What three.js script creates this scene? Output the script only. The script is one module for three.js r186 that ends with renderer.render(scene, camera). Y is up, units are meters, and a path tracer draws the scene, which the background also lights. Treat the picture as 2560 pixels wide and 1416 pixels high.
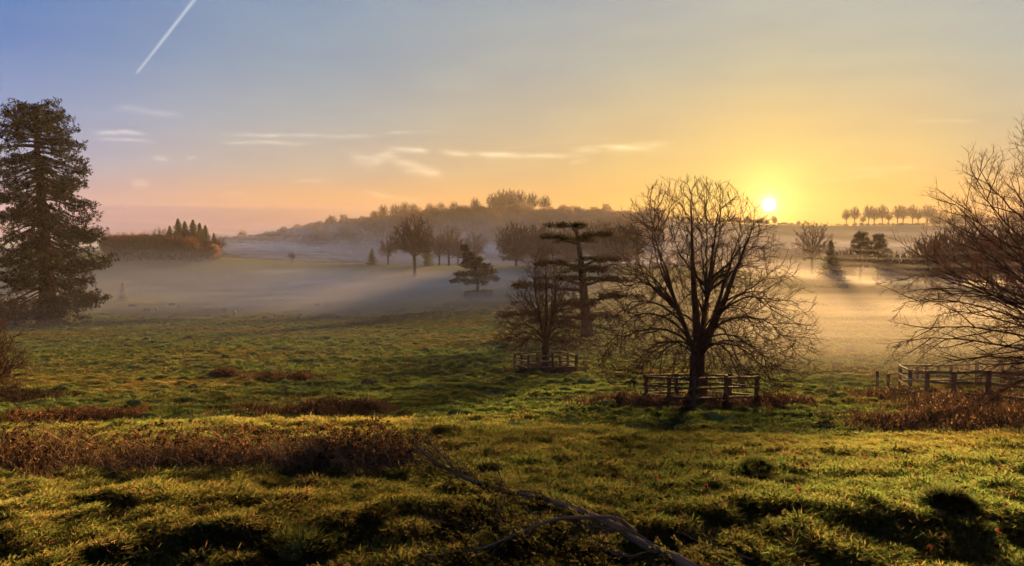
import * as THREE from 'three';
import { MarchingCubes } from 'three/addons/objects/MarchingCubes.js';

// ---------------------------------------------------------------- camera, sky, sun, exposure
const F = 1971, EYE = 15, PITCH = Math.atan(108 / 1971), CP = Math.cos(PITCH), SP = Math.sin(PITCH);
const scene = new THREE.Scene();
const camera = new THREE.PerspectiveCamera(2 * Math.atan(708 / F) * 180 / Math.PI, 2560 / 1416, 0.2, 4000);
camera.position.set(0, EYE, 0);
camera.rotation.x = -PITCH;
scene.add(camera);
const renderer = new THREE.WebGLRenderer();
renderer.toneMapping = THREE.LinearToneMapping;
const EXPO = 8.5;
renderer.toneMappingExposure = EXPO;
renderer.shadowMap.enabled = true;

const { sin, cos, tan, atan, atan2, exp, log, abs, min, max, floor, sqrt, PI, pow, hypot } = Math;
const D2R = PI / 180, clamp = (x, a, b) => x < a ? a : x > b ? b : x, lerp = (a, b, t) => a + (b - a) * t;
const smooth = (a, b, x) => { const t = clamp((x - a) / (b - a), 0, 1); return t * t * (3 - 2 * t); };
function rng(seed) { let a = seed >>> 0; return () => { a = (a + 0x6D2B79F5) | 0; let t = Math.imul(a ^ (a >>> 15), 1 | a); t = (t + Math.imul(t ^ (t >>> 7), 61 | t)) ^ t; return ((t ^ (t >>> 14)) >>> 0) / 4294967296; }; }
function hash2(i, j) { let h = Math.imul(i, 374761393) ^ Math.imul(j, 668265263); h = Math.imul(h ^ (h >>> 13), 1274126177); return ((h ^ (h >>> 16)) >>> 0) / 4294967296; }
function vnoise(x, y) { const i = floor(x), j = floor(y), u = x - i, v = y - j, a = u * u * (3 - 2 * u), b = v * v * (3 - 2 * v); return lerp(lerp(hash2(i, j), hash2(i + 1, j), a), lerp(hash2(i, j + 1), hash2(i + 1, j + 1), a), b); }
function fbm(x, y, o = 4) { let s = 0, w = 0.5, n = 0; for (let k = 0; k < o; k++) { s += w * vnoise(x, y); n += w; w *= 0.5; x = x * 2.03 + 17.3; y = y * 2.03 - 9.1; } return s / n; }
const lin = (c) => c <= 10.3 ? c / 255 / 12.92 : pow((c / 255 + 0.055) / 1.055, 2.4);

const SUN_AZ = atan(640 / F) * 1, SUN_EL = 2.42 * D2R, LIGHT_EL = 6.6 * D2R;
const toDir = (az, el) => new THREE.Vector3(sin(az) * cos(el), sin(el), -cos(az) * cos(el));
const SUN = toDir(SUN_AZ, SUN_EL);

// the dawn sky: colour by azimuth (degrees from the view axis) and elevation
const AZ = [-180, -90, -50, -33, -15, 0, 10, 18, 26, 33, 50, 90, 180];
const EL = [0, 1.5, 3, 5, 8, 12, 17, 25, 45, 90];
const SKY = [
  [[150, 136, 150], [140, 124, 136], [158, 136, 142], [166, 140, 142], [196, 146, 120], [236, 168, 90], [248, 180, 80], [255, 200, 80], [248, 182, 84], [232, 168, 92], [200, 152, 110], [150, 126, 126], [150, 136, 150]],
  [[154, 140, 154], [146, 130, 144], [164, 144, 152], [172, 148, 152], [206, 154, 120], [240, 176, 92], [250, 188, 82], [255, 208, 84], [250, 188, 88], [234, 174, 98], [204, 158, 116], [154, 132, 134], [154, 140, 154]],
  [[152, 144, 162], [146, 138, 156], [168, 154, 166], [182, 160, 165], [224, 174, 122], [238, 184, 106], [248, 196, 98], [255, 224, 108], [249, 198, 102], [234, 182, 108], [206, 166, 124], [158, 142, 146], [152, 144, 162]],
  [[144, 144, 168], [142, 142, 164], [156, 162, 186], [168, 170, 188], [204, 184, 156], [224, 190, 132], [238, 201, 120], [250, 220, 120], [243, 206, 124], [224, 192, 136], [202, 176, 142], [158, 150, 156], [144, 144, 168]],
  [[126, 136, 168], [128, 138, 168], [140, 156, 190], [148, 162, 194], [182, 180, 172], [205, 188, 153], [222, 196, 141], [232, 202, 134], [227, 199, 142], [208, 192, 154], [190, 180, 158], [150, 150, 164], [126, 136, 168]],
  [[110, 126, 166], [110, 128, 168], [106, 134, 186], [114, 142, 190], [156, 168, 178], [182, 180, 168], [194, 188, 163], [203, 194, 160], [201, 194, 165], [188, 188, 172], [178, 178, 166], [136, 146, 168], [110, 126, 166]],
  [[100, 120, 164], [92, 116, 168], [88, 122, 182], [92, 128, 186], [138, 158, 182], [164, 173, 176], [176, 179, 174], [183, 185, 177], [183, 186, 180], [176, 182, 180], [164, 172, 172], [122, 138, 168], [100, 120, 164]],
  [[94, 114, 160], [86, 110, 160], [94, 120, 170], [100, 126, 174], [130, 148, 176], [148, 160, 174], [156, 164, 174], [160, 168, 174], [160, 168, 174], [156, 166, 174], [142, 158, 174], [108, 130, 166], [94, 114, 160]],
  [[118, 136, 174], [118, 138, 176], [116, 138, 178], [116, 138, 178], [120, 142, 178], [128, 148, 178], [130, 150, 178], [132, 152, 178], [132, 152, 178], [130, 150, 178], [126, 146, 176], [122, 140, 176], [118, 136, 174]],
  ...[0].map(() => Array(13).fill([120, 142, 180])),
].map((r, j) => r.map((c) => c.map((v, k) => max(0.02, lin(v) - [0.04, 0.025, 0][k] * [1.7, 2, 2.1, 2.1, 1.7, 1.3, 1, 0.7, 0.3, 0.2][j]))));
function skyAt(az, el, out) {
  let i = 0, j = 0;
  while (i < AZ.length - 2 && az > AZ[i + 1]) i++;
  while (j < EL.length - 2 && el > EL[j + 1]) j++;
  const t = clamp((az - AZ[i]) / (AZ[i + 1] - AZ[i]), 0, 1), u = clamp((el - EL[j]) / (EL[j + 1] - EL[j]), 0, 1);
  const a = t * t * (3 - 2 * t) * 0.5 + t * 0.5, b = u;
  for (let c = 0; c < 3; c++) out[c] = lerp(lerp(SKY[j][i][c], SKY[j][i + 1][c], a), lerp(SKY[j + 1][i][c], SKY[j + 1][i + 1][c], a), b);
}
// thin lit cloud streaks: [x0, y0, x1, y1, half width, strength] as seen in the photograph, turned into directions
const pxAz = (px) => atan((px - 1280) / F) / D2R, pyEl = (py) => atan((600 - py) / F) / D2R;
const STREAKS = [
  [565, 353, 950, 345, 5, 0.5], [950, 340, 1090, 333, 4, 0.28], [540, 374, 790, 367, 5, 0.32], [230, 362, 378, 361, 6, 0.42], [230, 378, 405, 376, 4, 0.35],
  [975, 374, 1080, 380, 8, 0.42], [1090, 381, 1300, 390, 8, 0.5], [1200, 392, 1480, 383, 9, 0.46], [1420, 382, 1680, 360, 11, 0.5], [1520, 372, 1640, 382, 6, 0.3],
  [870, 398, 1000, 392, 22, 0.3], [960, 396, 1110, 432, 16, 0.36], [1000, 432, 1110, 428, 8, 0.35], [725, 460, 860, 455, 4, 0.4], [1420, 408, 1475, 402, 8, 0.35],
  [900, 484, 1060, 500, 9, 0.2], [385, 415, 430, 418, 6, 0.3], [470, 412, 495, 410, 5, 0.25], [330, 470, 380, 468, 12, 0.2], [560, 490, 620, 490, 6, 0.15],
  [280, 308, 480, 315, 10, 0.14], [2270, 340, 2450, 344, 4, 0.22], [2060, 440, 2330, 438, 10, 0.16], [2000, 462, 2230, 455, 8, 0.14], [1900, 497, 1945, 494, 7, 0.6],
];
function makeSky() {
  const W = 4096, Hh = 2048, data = new Float32Array(W * Hh * 4), c = [0, 0, 0];
  const azc = new Float32Array(W);
  for (let i = 0; i < W; i++) { let a = ((i + 0.5) / W - 0.5) * 360 + 90; if (a > 180) a -= 360; if (a < -180) a += 360; azc[i] = a; }
  const sunAz = SUN_AZ / D2R, sunEl = SUN_EL / D2R;
  for (let j = 0; j < Hh; j++) {
    const el = (j + 0.5) / Hh * 180 - 90, e = max(el, 0);
    for (let i = 0; i < W; i++) {
      const az = azc[i], o = (j * W + i) * 4;
      if (el < -0.5) { data[o] = 0.04; data[o + 1] = 0.036; data[o + 2] = 0.028; data[o + 3] = 1; continue; }
      skyAt(az, e, c);
      let r = c[0], g = c[1], b = c[2];
      const near = abs(az) < 40 && e < 24;
      if (near) {  // faint unevenness of the air, in level drifts
        const n = fbm(az * 0.22 + 4, e * 1.1, 4) - 0.5, k = 1 + n * 0.13;
        r *= k; g *= k; b *= k * (1 - n * 0.08);
      }
      const ca = clamp(sin(e * D2R) * sin(sunEl * D2R) + cos(e * D2R) * cos(sunEl * D2R) * cos((az - sunAz) * D2R), -1, 1), d = Math.acos(ca) / D2R;
      const dd = hypot((az - sunAz), (e - sunEl));
      const g1 = exp(-d * d / 3.2) * 0.7 + exp(-d / 2.6) * 0.42 + exp(-d / 9) * 0.12;
      r += g1 * 1.0; g += g1 * 0.47; b += g1 * 0.13;
      const core = 1 - smooth(0.22, 0.4, dd);
      r += core * 26; g += core * 25; b += core * 22;
      const halo = exp(-dd * dd / 0.35) * 0.9; r += halo; g += halo * 0.9; b += halo * 0.55;
      if (near) {
        // level purple-grey bank low on the left
        const bank = smooth(2.35, 2.05, e) * smooth(-8, -19, az) * smooth(-33, -26, az) * (0.75 + 0.4 * fbm(az * 0.5, e * 2));
        r *= 1 - 0.4 * bank; g *= 1 - 0.32 * bank; b *= 1 - 0.06 * bank;
        const X = 1280 + F * tan(az * D2R), Y = 600 - F * tan(e * D2R);
        for (const s of STREAKS) {
          if (X < s[0] - 30 || X > s[2] + 30) continue;
          const t = (X - s[0]) / (s[2] - s[0]), yc = lerp(s[1], s[3], t) + (fbm(X * 0.012 + s[1], s[0]) - 0.5) * s[4] * 1.8;
          const dy = (Y - yc) / (s[4] * 0.85), ends = smooth(-0.05, 0.28, t) * smooth(1.05, 0.72, t);
          const v = exp(-dy * dy * (dy < 0 ? 2.4 : 1.1)) * ends * s[5] * max(0, 2.3 * fbm(X * 0.022 + s[0], Y * 0.16 + s[3], 5) - 0.35);
          const warm = clamp((e - 1) / 8, 0, 1);
          r += v * 0.6; g += v * lerp(0.44, 0.5, warm); b += v * lerp(0.2, 0.36, warm);
        }
      }
      data[o] = r; data[o + 1] = g; data[o + 2] = b; data[o + 3] = 1;
      if (abs(az + 25) < 16 && e > 9 && e < 24) {  // the vapour trail
        const X = 1280 + F * tan(az * D2R), t0 = toDir(az * D2R, e * D2R), Yc = t0.y, Zc = -t0.z, yy = (Yc * CP + Zc * SP), zz = (Zc * CP - Yc * SP), py = 708 - F * yy / zz, px = 1280 + F * t0.x / zz;
        const t = (182 - py) / 182, xc = 342 + t * 143, w = 1.9 + 2 * t, dx = (px - xc) * 0.79 / w;
        const v = exp(-dx * dx * 1.4) * smooth(-0.02, 0.01, t) * (0.85 + 0.3 * vnoise(py * 0.12, 3)) * lerp(1, 0.72, clamp(t, 0, 1));
        data[o] += v * 0.5; data[o + 1] += v * 0.46; data[o + 2] += v * 0.34;
      }
      data[o] /= EXPO; data[o + 1] /= EXPO; data[o + 2] /= EXPO;
    }
  }
  const t = new THREE.DataTexture(data, W, Hh, THREE.RGBAFormat, THREE.FloatType);
  t.mapping = THREE.EquirectangularReflectionMapping; t.magFilter = t.minFilter = THREE.LinearFilter; t.needsUpdate = true;
  return t;
}
scene.background = makeSky();
scene.environment = scene.background;
const sun = new THREE.DirectionalLight(new THREE.Color().setRGB(1, 0.55, 0.2), 5);
sun.name = 'sun';
sun.position.copy(toDir(SUN_AZ, LIGHT_EL).multiplyScalar(900));
sun.target.position.set(0, 0, 0);
sun.castShadow = true; sun.shadow.radius = 7;
Object.assign(sun.shadow.camera, { left: -400, right: 400, top: 200, bottom: -200, near: 1, far: 2500 });
scene.add(sun, sun.target);
scene.fog = new THREE.FogExp2(new THREE.Color().setRGB(1, 0.95, 0.9), 0.0001);

// ---------------------------------------------------------------- bookkeeping
const used = new Map();
function numbered(n) { const k = used.get(n) ?? 0; used.set(n, k + 1); return k ? n + '_' + String(k).padStart(3, '0') : n; }
function tag(o, label, category, group, kind) { if (label) o.userData.label = label; if (category) o.userData.category = category; if (group) o.userData.group = group; if (kind) o.userData.kind = kind; return o; }
function thing(name, label, category, pos, group) { const g = new THREE.Group(); g.name = numbered(name); g.position.copy(pos); tag(g, label, category, group); scene.add(g); return g; }
function part(parent, name, geo, mat, kind) { const m = new THREE.Mesh(geo, mat); m.name = name; m.castShadow = m.receiveShadow = true; if (kind) m.userData.kind = kind; parent.add(m); return m; }
function copyOf(src, label, pos, turn, scale) {
  const c = src.clone(); c.name = numbered(src.name.replace(/_\d{3}$/, '')); c.userData = { ...src.userData, label };
  c.position.copy(pos); c.rotation.y = turn; c.scale.set(...(Array.isArray(scale) ? scale : [scale, scale, scale])); scene.add(c); return c;
}
const V = (x, y, z) => new THREE.Vector3(x, y, z), UP = V(0, 1, 0);

class Geo {
  constructor() { this.p = []; this.n = []; this.u = []; this.i = []; }
  get count() { return this.p.length / 3; }
  vert(x, y, z, nx, ny, nz, u = 0, v = 0) { this.p.push(x, y, z); this.n.push(nx, ny, nz); this.u.push(u, v); return this.p.length / 3 - 1; }
  tube(pts, rad, sides, cap = true) {
    const base = this.count, n = pts.length, t = V(), a = V(), b = V(); let len = 0;
    for (let k = 0; k < n; k++) {
      t.subVectors(pts[min(k + 1, n - 1)], pts[max(k - 1, 0)]).normalize();
      if (k === 0) { a.set(abs(t.y) > 0.9 ? 1 : 0, abs(t.y) > 0.9 ? 0 : 1, 0); }
      a.addScaledVector(t, -a.dot(t)); if (a.lengthSq() < 1e-6) a.set(t.y, -t.x, 0.1).addScaledVector(t, -t.dot(V(t.y, -t.x, 0.1)));
      a.normalize(); b.crossVectors(t, a);
      if (k) len += pts[k].distanceTo(pts[k - 1]);
      for (let s = 0; s <= sides; s++) {
        const w = s / sides * 2 * PI, c = cos(w), d = sin(w), nx = a.x * c + b.x * d, ny = a.y * c + b.y * d, nz = a.z * c + b.z * d, r = typeof rad[k] === 'function' ? rad[k](w) : rad[k];
        this.vert(pts[k].x + nx * r, pts[k].y + ny * r, pts[k].z + nz * r, nx, ny, nz, s / sides, len);
      }
    }
    const m = sides + 1;
    for (let k = 0; k < n - 1; k++) for (let s = 0; s < sides; s++) { const q = base + k * m + s; this.i.push(q, q + 1, q + m, q + 1, q + m + 1, q + m); }
    if (cap && sides > 3) { const e = base + (n - 1) * m, c = this.vert(pts[n - 1].x, pts[n - 1].y, pts[n - 1].z, t.x, t.y, t.z); for (let s = 0; s < sides; s++) this.i.push(e + s, e + s + 1, c); }
  }
  tri(a, b, c) {  // flat
    const e = V().subVectors(b, a), f = V().subVectors(c, a), n = e.cross(f).normalize(), k = this.count;
    for (const q of [a, b, c]) this.vert(q.x, q.y, q.z, n.x, n.y, n.z);
    this.i.push(k, k + 1, k + 2);
  }
  leaf(p, dir, side, len, wid) {  // a narrow kite
    const m = V().copy(p).addScaledVector(dir, len * 0.45), t = V().copy(p).addScaledVector(dir, len), n = V().crossVectors(dir, side).normalize(), k = this.count;
    for (const q of [p, V().copy(m).addScaledVector(side, wid), t, V().copy(m).addScaledVector(side, -wid)]) this.vert(q.x, q.y, q.z, n.x, n.y, n.z);
    this.i.push(k, k + 1, k + 2, k, k + 2, k + 3);
  }
  box(x0, x1, y0, y1, z0, z1, M) {
    const g = new THREE.BoxGeometry(x1 - x0, y1 - y0, z1 - z0); g.translate((x0 + x1) / 2, (y0 + y1) / 2, (z0 + z1) / 2); if (M) g.applyMatrix4(M); this.add(g);
  }
  add(g) { const k = this.count; this.p.push(...g.attributes.position.array); this.n.push(...g.attributes.normal.array); this.u.push(...g.attributes.uv.array); for (const x of g.index.array) this.i.push(x + k); }
  build() {
    const g = new THREE.BufferGeometry();
    g.setAttribute('position', new THREE.BufferAttribute(new Float32Array(this.p), 3)); g.setAttribute('normal', new THREE.BufferAttribute(new Float32Array(this.n), 3));
    g.setAttribute('uv', new THREE.BufferAttribute(new Float32Array(this.u), 2)); g.setIndex(new THREE.BufferAttribute(new Uint32Array(this.i), 1)); return g;
  }
}
const randDir = (R) => { const z = R() * 2 - 1, a = R() * 2 * PI, r = sqrt(1 - z * z); return V(r * cos(a), z, r * sin(a)); };
const perp = (d, R) => { const q = randDir(R); q.addScaledVector(d, -q.dot(d)); return q.lengthSq() < 1e-4 ? V(d.y, -d.x, 0).normalize() : q.normalize(); };

// ---------------------------------------------------------------- materials
function dataTex(size, f, srgb, rx = 1, ry = rx) {
  const a = new Uint8Array(size * size * 4);
  for (let j = 0; j < size; j++) for (let i = 0; i < size; i++) { const c = f(i / size, j / size), o = (j * size + i) * 4; for (let k = 0; k < 3; k++) a[o + k] = clamp(Array.isArray(c) ? c[k] : c, 0, 1) * 255; a[o + 3] = 255; }
  const t = new THREE.DataTexture(a, size, size); t.wrapS = t.wrapT = THREE.RepeatWrapping; t.magFilter = THREE.LinearFilter; t.repeat.set(rx, ry); if (srgb) t.colorSpace = THREE.SRGBColorSpace; t.needsUpdate = true; return t;
}
function tiled(fx, fy, px, py, o) { // periodic value noise
  let s = 0, w = 0.5, n = 0; for (let k = 0; k < o; k++) { const x = fx * px, y = fy * py, i = floor(x), j = floor(y), u = x - i, v = y - j, a = u * u * (3 - 2 * u), b = v * v * (3 - 2 * v), m = (q, p) => ((q % p) + p) % p; s += w * lerp(lerp(hash2(m(i, px), m(j, py) + k * 91), hash2(m(i + 1, px), m(j, py) + k * 91), a), lerp(hash2(m(i, px), m(j + 1, py) + k * 91), hash2(m(i + 1, px), m(j + 1, py) + k * 91), a), b); n += w; w *= 0.5; px *= 2; py *= 2; } return s / n;
}
const rgb = (r, g, b) => new THREE.Color().setRGB(r, g, b);
const barkBump = dataTex(256, (u, v) => { const n = tiled(u, v, 14, 4, 4); return 1 - abs(n * 2 - 1) * 1.6; }, false, 1, 0.6);
const barkMap = dataTex(256, (u, v) => { const n = tiled(u, v, 12, 5, 4), m = tiled(u + 0.3, v, 4, 3, 3); const k = 0.55 + 0.5 * n; return [k, k * (0.95 + 0.1 * m), k * (0.88 + 0.2 * m)]; }, true, 1, 0.6);
const std = (name, color, rough = 0.9, extra = {}) => new THREE.MeshPhysicalMaterial({ name, color, roughness: rough, specularIntensity: 0, ...extra });
const leafy = (name, color, trans = 0.45, extra = {}) => new THREE.MeshPhysicalMaterial({ name, color, roughness: 1, transmission: trans, thickness: 0, specularIntensity: 0, side: THREE.DoubleSide, ...extra });
const M = {
  bark: std('bark', rgb(0.075, 0.05, 0.034), 0.92, { map: barkMap, bumpMap: barkBump, bumpScale: 0.012 }),
  twig: std('twig', rgb(0.065, 0.038, 0.025), 0.85),
  redBark: std('red bark', rgb(0.06, 0.034, 0.024), 0.95, { map: barkMap, bumpMap: barkBump, bumpScale: 0.06 }),
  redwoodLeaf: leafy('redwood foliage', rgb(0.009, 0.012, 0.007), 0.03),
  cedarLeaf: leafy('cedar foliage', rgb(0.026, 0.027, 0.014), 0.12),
  firLeaf: leafy('fir foliage', rgb(0.03, 0.042, 0.022), 0.2),
  copperLeaf: leafy('copper leaves', rgb(0.2, 0.06, 0.03), 0.5),
  farTwig: std('far twigs', rgb(0.06, 0.04, 0.032), 1),
  woodTwig: std('woodland twigs', rgb(0.085, 0.066, 0.06), 1),
  redTwigNear: std('reddish twigs', rgb(0.1, 0.05, 0.034), 0.9),
  redTwig: std('red twigs', rgb(0.075, 0.048, 0.04), 1),
  wood: std('weathered timber', rgb(0.12, 0.085, 0.06), 0.85, { specularIntensity: 0.1, bumpMap: dataTex(128, (u, v) => tiled(u, v, 24, 2, 3)), bumpScale: 0.004, map: dataTex(128, (u, v) => { const k = 0.6 + 0.45 * tiled(u, v, 20, 2, 3); return [k, k, k]; }, true) }),
  grass: leafy('grass blades', rgb(0.2, 0.265, 0.1), 0.6),
  dead: leafy('dead stalks', rgb(0.125, 0.092, 0.06), 0.2),
  redDead: leafy('red dead weeds', rgb(0.115, 0.09, 0.062), 0.25),
  head: std('dead seed heads', rgb(0.05, 0.03, 0.018), 0.95),
  wool: std('wool', rgb(0.14, 0.125, 0.105), 1),
  soil: std('bare soil', rgb(0.045, 0.035, 0.025), 1),
  fallen: std('fallen branch bark', rgb(0.19, 0.14, 0.105), 0.85, { map: barkMap, bumpMap: barkBump, bumpScale: 0.006 }),
  juniper: leafy('fallen foliage', rgb(0.15, 0.16, 0.06), 0.4),
  tuss: std('tussock core', rgb(0.09, 0.1, 0.035), 1),
  redLeaf: leafy('fallen leaves', rgb(0.085, 0.045, 0.03), 0.25),
};

// ---------------------------------------------------------------- ground
const GU = [-600, 0, 400, 800, 1200, 1600, 1920, 2240, 2560, 3200].map((p) => (p - 1280) / F);
const GT = [
  [3, -2.8], [5, -2.88], [6, -2.92], [7, -2.93], [8.3, -2.89], [10, -3.12],
  [13, -3.5, -3.5, -3.5, -3.5, -3.55, -3.6, -3.6, -3.6, -3.55, -3.5],
  [15.5, -3.85, -3.8, -3.72, -3.65, -3.8, -4.1, -4.2, -4.2, -4.1, -4],
  [19, -4.95, -4.9, -4.85, -4.8, -4.65, -4.75, -4.85, -4.85, -4.7, -4.6],
  [24, -5.75, -5.75, -5.7, -5.7, -5.6, -5.55, -5.55, -5.5, -5.4, -5.3],
  [31, -6.6, -6.6, -6.6, -6.6, -6.55, -6.5, -6.5, -6.5, -6.4, -6.3],
  [40, -7.5, -7.5, -7.5, -7.5, -7.5, -7.5, -7.5, -7.7, -7.8, -7.6],
  [50, -8.4], [65, -9.5], [85, -10.7, -10.7, -10.8, -10.8, -10.8, -10.8, -10.7, -10.6, -10.3, -10],
  [110, -11.9, -11.9, -12.1, -12.2, -12, -12, -11.8, -11.5, -11, -10.5],
  [160, -13.5, -13.8, -14.5, -14.3, -11.8, -12, -12, -12, -11, -10],
  [200, -12, -12, -13.5, -13, -10.4, -10.5, -10.5, -12, -11, -10],
  [240, -8.5, -8.5, -8.2, -9.5, -8.4, -8.8, -9.2, -13.5, -12, -11],
  [275, -5.5, -5.5, -5.2, -7.9, -9.5, -10, -11, -15, -13, -12],
  [340, -7, -7, -7, -12, -13, -14, -14, -16, -14, -12],
  [450, -9, -9, -9, -12, -13.5, -14, -12, -12, -11, -10],
  [560, -8, -8, -7, -8, -8, -8, -8, -8, -6, -6],
  [700, -8, -8, -10, 3, 15, 12, 0, 0, 4, 6],
  [820, -10, -10, -10, 11, 24, 21, 10, 9, 14, 16],
  [1000, -12, -12, -8, 10, 24, 24, 19, 17.5, 20, 22],
  [1200, -15, -15, -6, 6, 14, 16, 14, 13, 14, 16],
  [1600, -12, -12, -9, -6, -5, -5, -5, -5, -5, -5],
].map((r) => [log(r[0]), r.length === 2 ? Array(10).fill(r[1]) : r.slice(1)]);
function crom(a, b, c, d, t) { return b + 0.5 * t * (c - a + t * (2 * a - 5 * b + 4 * c - d + t * (3 * (b - c) + d - a))); }
function colAt(row, u) {
  let i = 0; while (i < GU.length - 2 && u > GU[i + 1]) i++;
  const t = clamp((u - GU[i]) / (GU[i + 1] - GU[i]), 0, 1), g = (k) => row[clamp(k, 0, 9)];
  return crom(g(i - 1), g(i), g(i + 1), g(i + 2), t);
}
function baseH(x, z) {
  const r = hypot(x, z), az = atan2(x, -z), u = clamp(tan(clamp(az, -1.2, 1.2)), GU[0], GU[9]);
  const front = clamp(cos(az) > 0.5 ? -z : r * 0.5, 0, 1e9), d = log(clamp(front > 0 ? max(front, r * 0.5) : r, 3, 1600));
  let j = 0; while (j < GT.length - 2 && d > GT[j + 1][0]) j++;
  const t = clamp((d - GT[j][0]) / (GT[j + 1][0] - GT[j][0]), 0, 1), g = (k) => colAt(GT[clamp(k, 0, GT.length - 1)][1], u);
  return crom(g(j - 1), g(j), g(j + 1), g(j + 2), t);
}
function detail(x, z) {
  const r = hypot(x, z);
  let h = 0;
  if (r < 26) { const w = smooth(26, 16, r); h += w * ((fbm(x * 0.35 + 3, z * 0.35, 2) - 0.5) * 0.11 + (pow(fbm(x * 1.7, z * 1.7 + 7, 3), 2) - 0.25) * 0.06 + pow(vnoise(x * 2.9, z * 2.9), 2) * 0.06 + (vnoise(x * 6, z * 6) - 0.5) * 0.05); }
  if (r > 16 && r < 260) { const w = smooth(16, 26, r) * smooth(260, 120, r); const q = vnoise(x * 0.95, z * 0.95), q2 = vnoise(x * 1.9 + 40, z * 1.9); h += w * (pow(q, 4) * 0.2 + pow(q2, 3) * 0.2 + (fbm(x * 0.22, z * 0.22, 2) - 0.5) * 0.09 - 0.08); }
  h += smooth(60, 260, r) * (fbm(x * 0.03 + 5, z * 0.03, 3) - 0.5) * 0.8;
  return h;
}
const H = (x, z) => EYE + baseH(x, z) + detail(x, z);
function at(px, py, d) { const a = (px - 1280) / F, b = (708 - py) / F, f = CP + b * SP; return V(a / f * d, EYE + (b * CP - SP) / f * d, -d); }
function on(px, d) { let x = (px - 1280) / F * d; for (let k = 0; k < 2; k++) { const b = tan(atan((H(x, -d) - EYE) / d) + PITCH); x = (px - 1280) / F * d / (CP + b * SP); } return V(x, H(x, -d), -d); }
const pxOf = (x, z) => 1280 + F * x / -z;

// patches of dead vegetation: [px, depth, half width m, half depth m]
const PATCH = {
  bank: [[90, 11.5, 3.4, 1.5], [430, 11.2, 2.6, 1.2], [760, 11, 2.2, 1.0], [930, 11.2, 0.7, 0.5]],
  field: [[700, 44, 2.6, 1.8], [560, 46, 1.2, 0.8]], crest: [[760, 27.5, 2.6, 1.6], [890, 28, 1.2, 0.9]], strip: [[100, 25, 2.4, 1.2], [240, 26, 1.2, 0.8]],
  tree: [[1560, 30.5, 1.9, 1.2], [1750, 30, 2.3, 1.8], [1950, 30, 1.4, 1.1]], tree2: [[1370, 49.5, 2.4, 1.6]], pen: [[2300, 34, 2.6, 3.5], [2440, 28, 2.8, 3]], bramble: [[2420, 22, 3.0, 2.2], [2600, 20, 3, 2]], edge: [[40, 34, 1.6, 1.2]],
};
const patchAt = (list, x, z) => { let m = 0; for (const [px, d, a, b] of list) { const cx = (px - 1280) / F * d, q = hypot((x - cx) / a, (z + d) / b); m = max(m, 1 - q + (fbm(x * 1.1, z * 1.1, 3) - 0.5) * 1.1); } return m; };
const ALL = Object.values(PATCH).flat();
function makeGround() {
  const rs = [0.6, 1.4, 2.2]; let r = 3; while (r < 1300) { rs.push(r); r *= r < 12 ? 1.012 : r < 130 ? 1.0085 : r < 320 ? 1.013 : 1.03; }
  const azs = []; for (let a = -180; a < -42; a += 6) azs.push(a); for (let a = -42; a <= 42.01; a += 0.165) azs.push(a); for (let a = 48; a < 180; a += 6) azs.push(a); azs.push(180);
  const nr = rs.length, na = azs.length, P = new Float32Array((nr * na + 1) * 3), C = new Float32Array((nr * na + 1) * 3), U = new Float32Array((nr * na + 1) * 2), I = [];
  for (let j = 0; j < nr; j++) for (let i = 0; i < na; i++) {
    const a = azs[i] * D2R, x = rs[j] * sin(a), z = -rs[j] * cos(a), k = j * na + i;
    P[k * 3] = x; P[k * 3 + 1] = H(x, z); P[k * 3 + 2] = z; U[k * 2] = x; U[k * 2 + 1] = z;
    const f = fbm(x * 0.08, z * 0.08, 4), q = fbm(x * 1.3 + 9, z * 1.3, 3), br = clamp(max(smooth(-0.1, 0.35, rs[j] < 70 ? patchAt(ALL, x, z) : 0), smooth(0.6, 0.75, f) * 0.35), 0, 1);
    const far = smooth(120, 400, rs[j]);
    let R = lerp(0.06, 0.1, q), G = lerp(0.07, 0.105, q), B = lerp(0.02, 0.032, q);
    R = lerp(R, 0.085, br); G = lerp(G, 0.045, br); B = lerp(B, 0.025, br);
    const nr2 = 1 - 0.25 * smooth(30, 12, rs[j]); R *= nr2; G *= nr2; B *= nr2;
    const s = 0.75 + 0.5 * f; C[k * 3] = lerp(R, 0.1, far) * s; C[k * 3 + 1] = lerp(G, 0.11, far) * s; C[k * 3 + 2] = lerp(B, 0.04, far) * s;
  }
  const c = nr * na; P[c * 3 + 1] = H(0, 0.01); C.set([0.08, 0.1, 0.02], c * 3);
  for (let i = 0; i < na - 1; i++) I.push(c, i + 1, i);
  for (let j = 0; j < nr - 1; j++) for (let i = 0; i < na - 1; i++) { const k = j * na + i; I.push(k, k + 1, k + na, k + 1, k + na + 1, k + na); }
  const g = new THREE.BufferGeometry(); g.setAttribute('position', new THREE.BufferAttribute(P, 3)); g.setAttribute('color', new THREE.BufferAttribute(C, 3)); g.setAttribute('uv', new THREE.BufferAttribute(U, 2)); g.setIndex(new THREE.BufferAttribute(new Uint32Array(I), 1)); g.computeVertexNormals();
  const bump = dataTex(512, (u, v) => tiled(u, v, 24, 24, 4), false, 0.25);
  const m = std('turf', rgb(1, 1, 1), 1, { vertexColors: true, bumpMap: bump, bumpScale: 0.05 });
  const o = new THREE.Mesh(g, m); o.name = 'ground'; tag(o, 'rolling green parkland pasture falling to a misty valley and rising to low hills', 'ground', null, 'structure'); o.receiveShadow = o.castShadow = true; scene.add(o);
}
makeGround();

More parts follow.
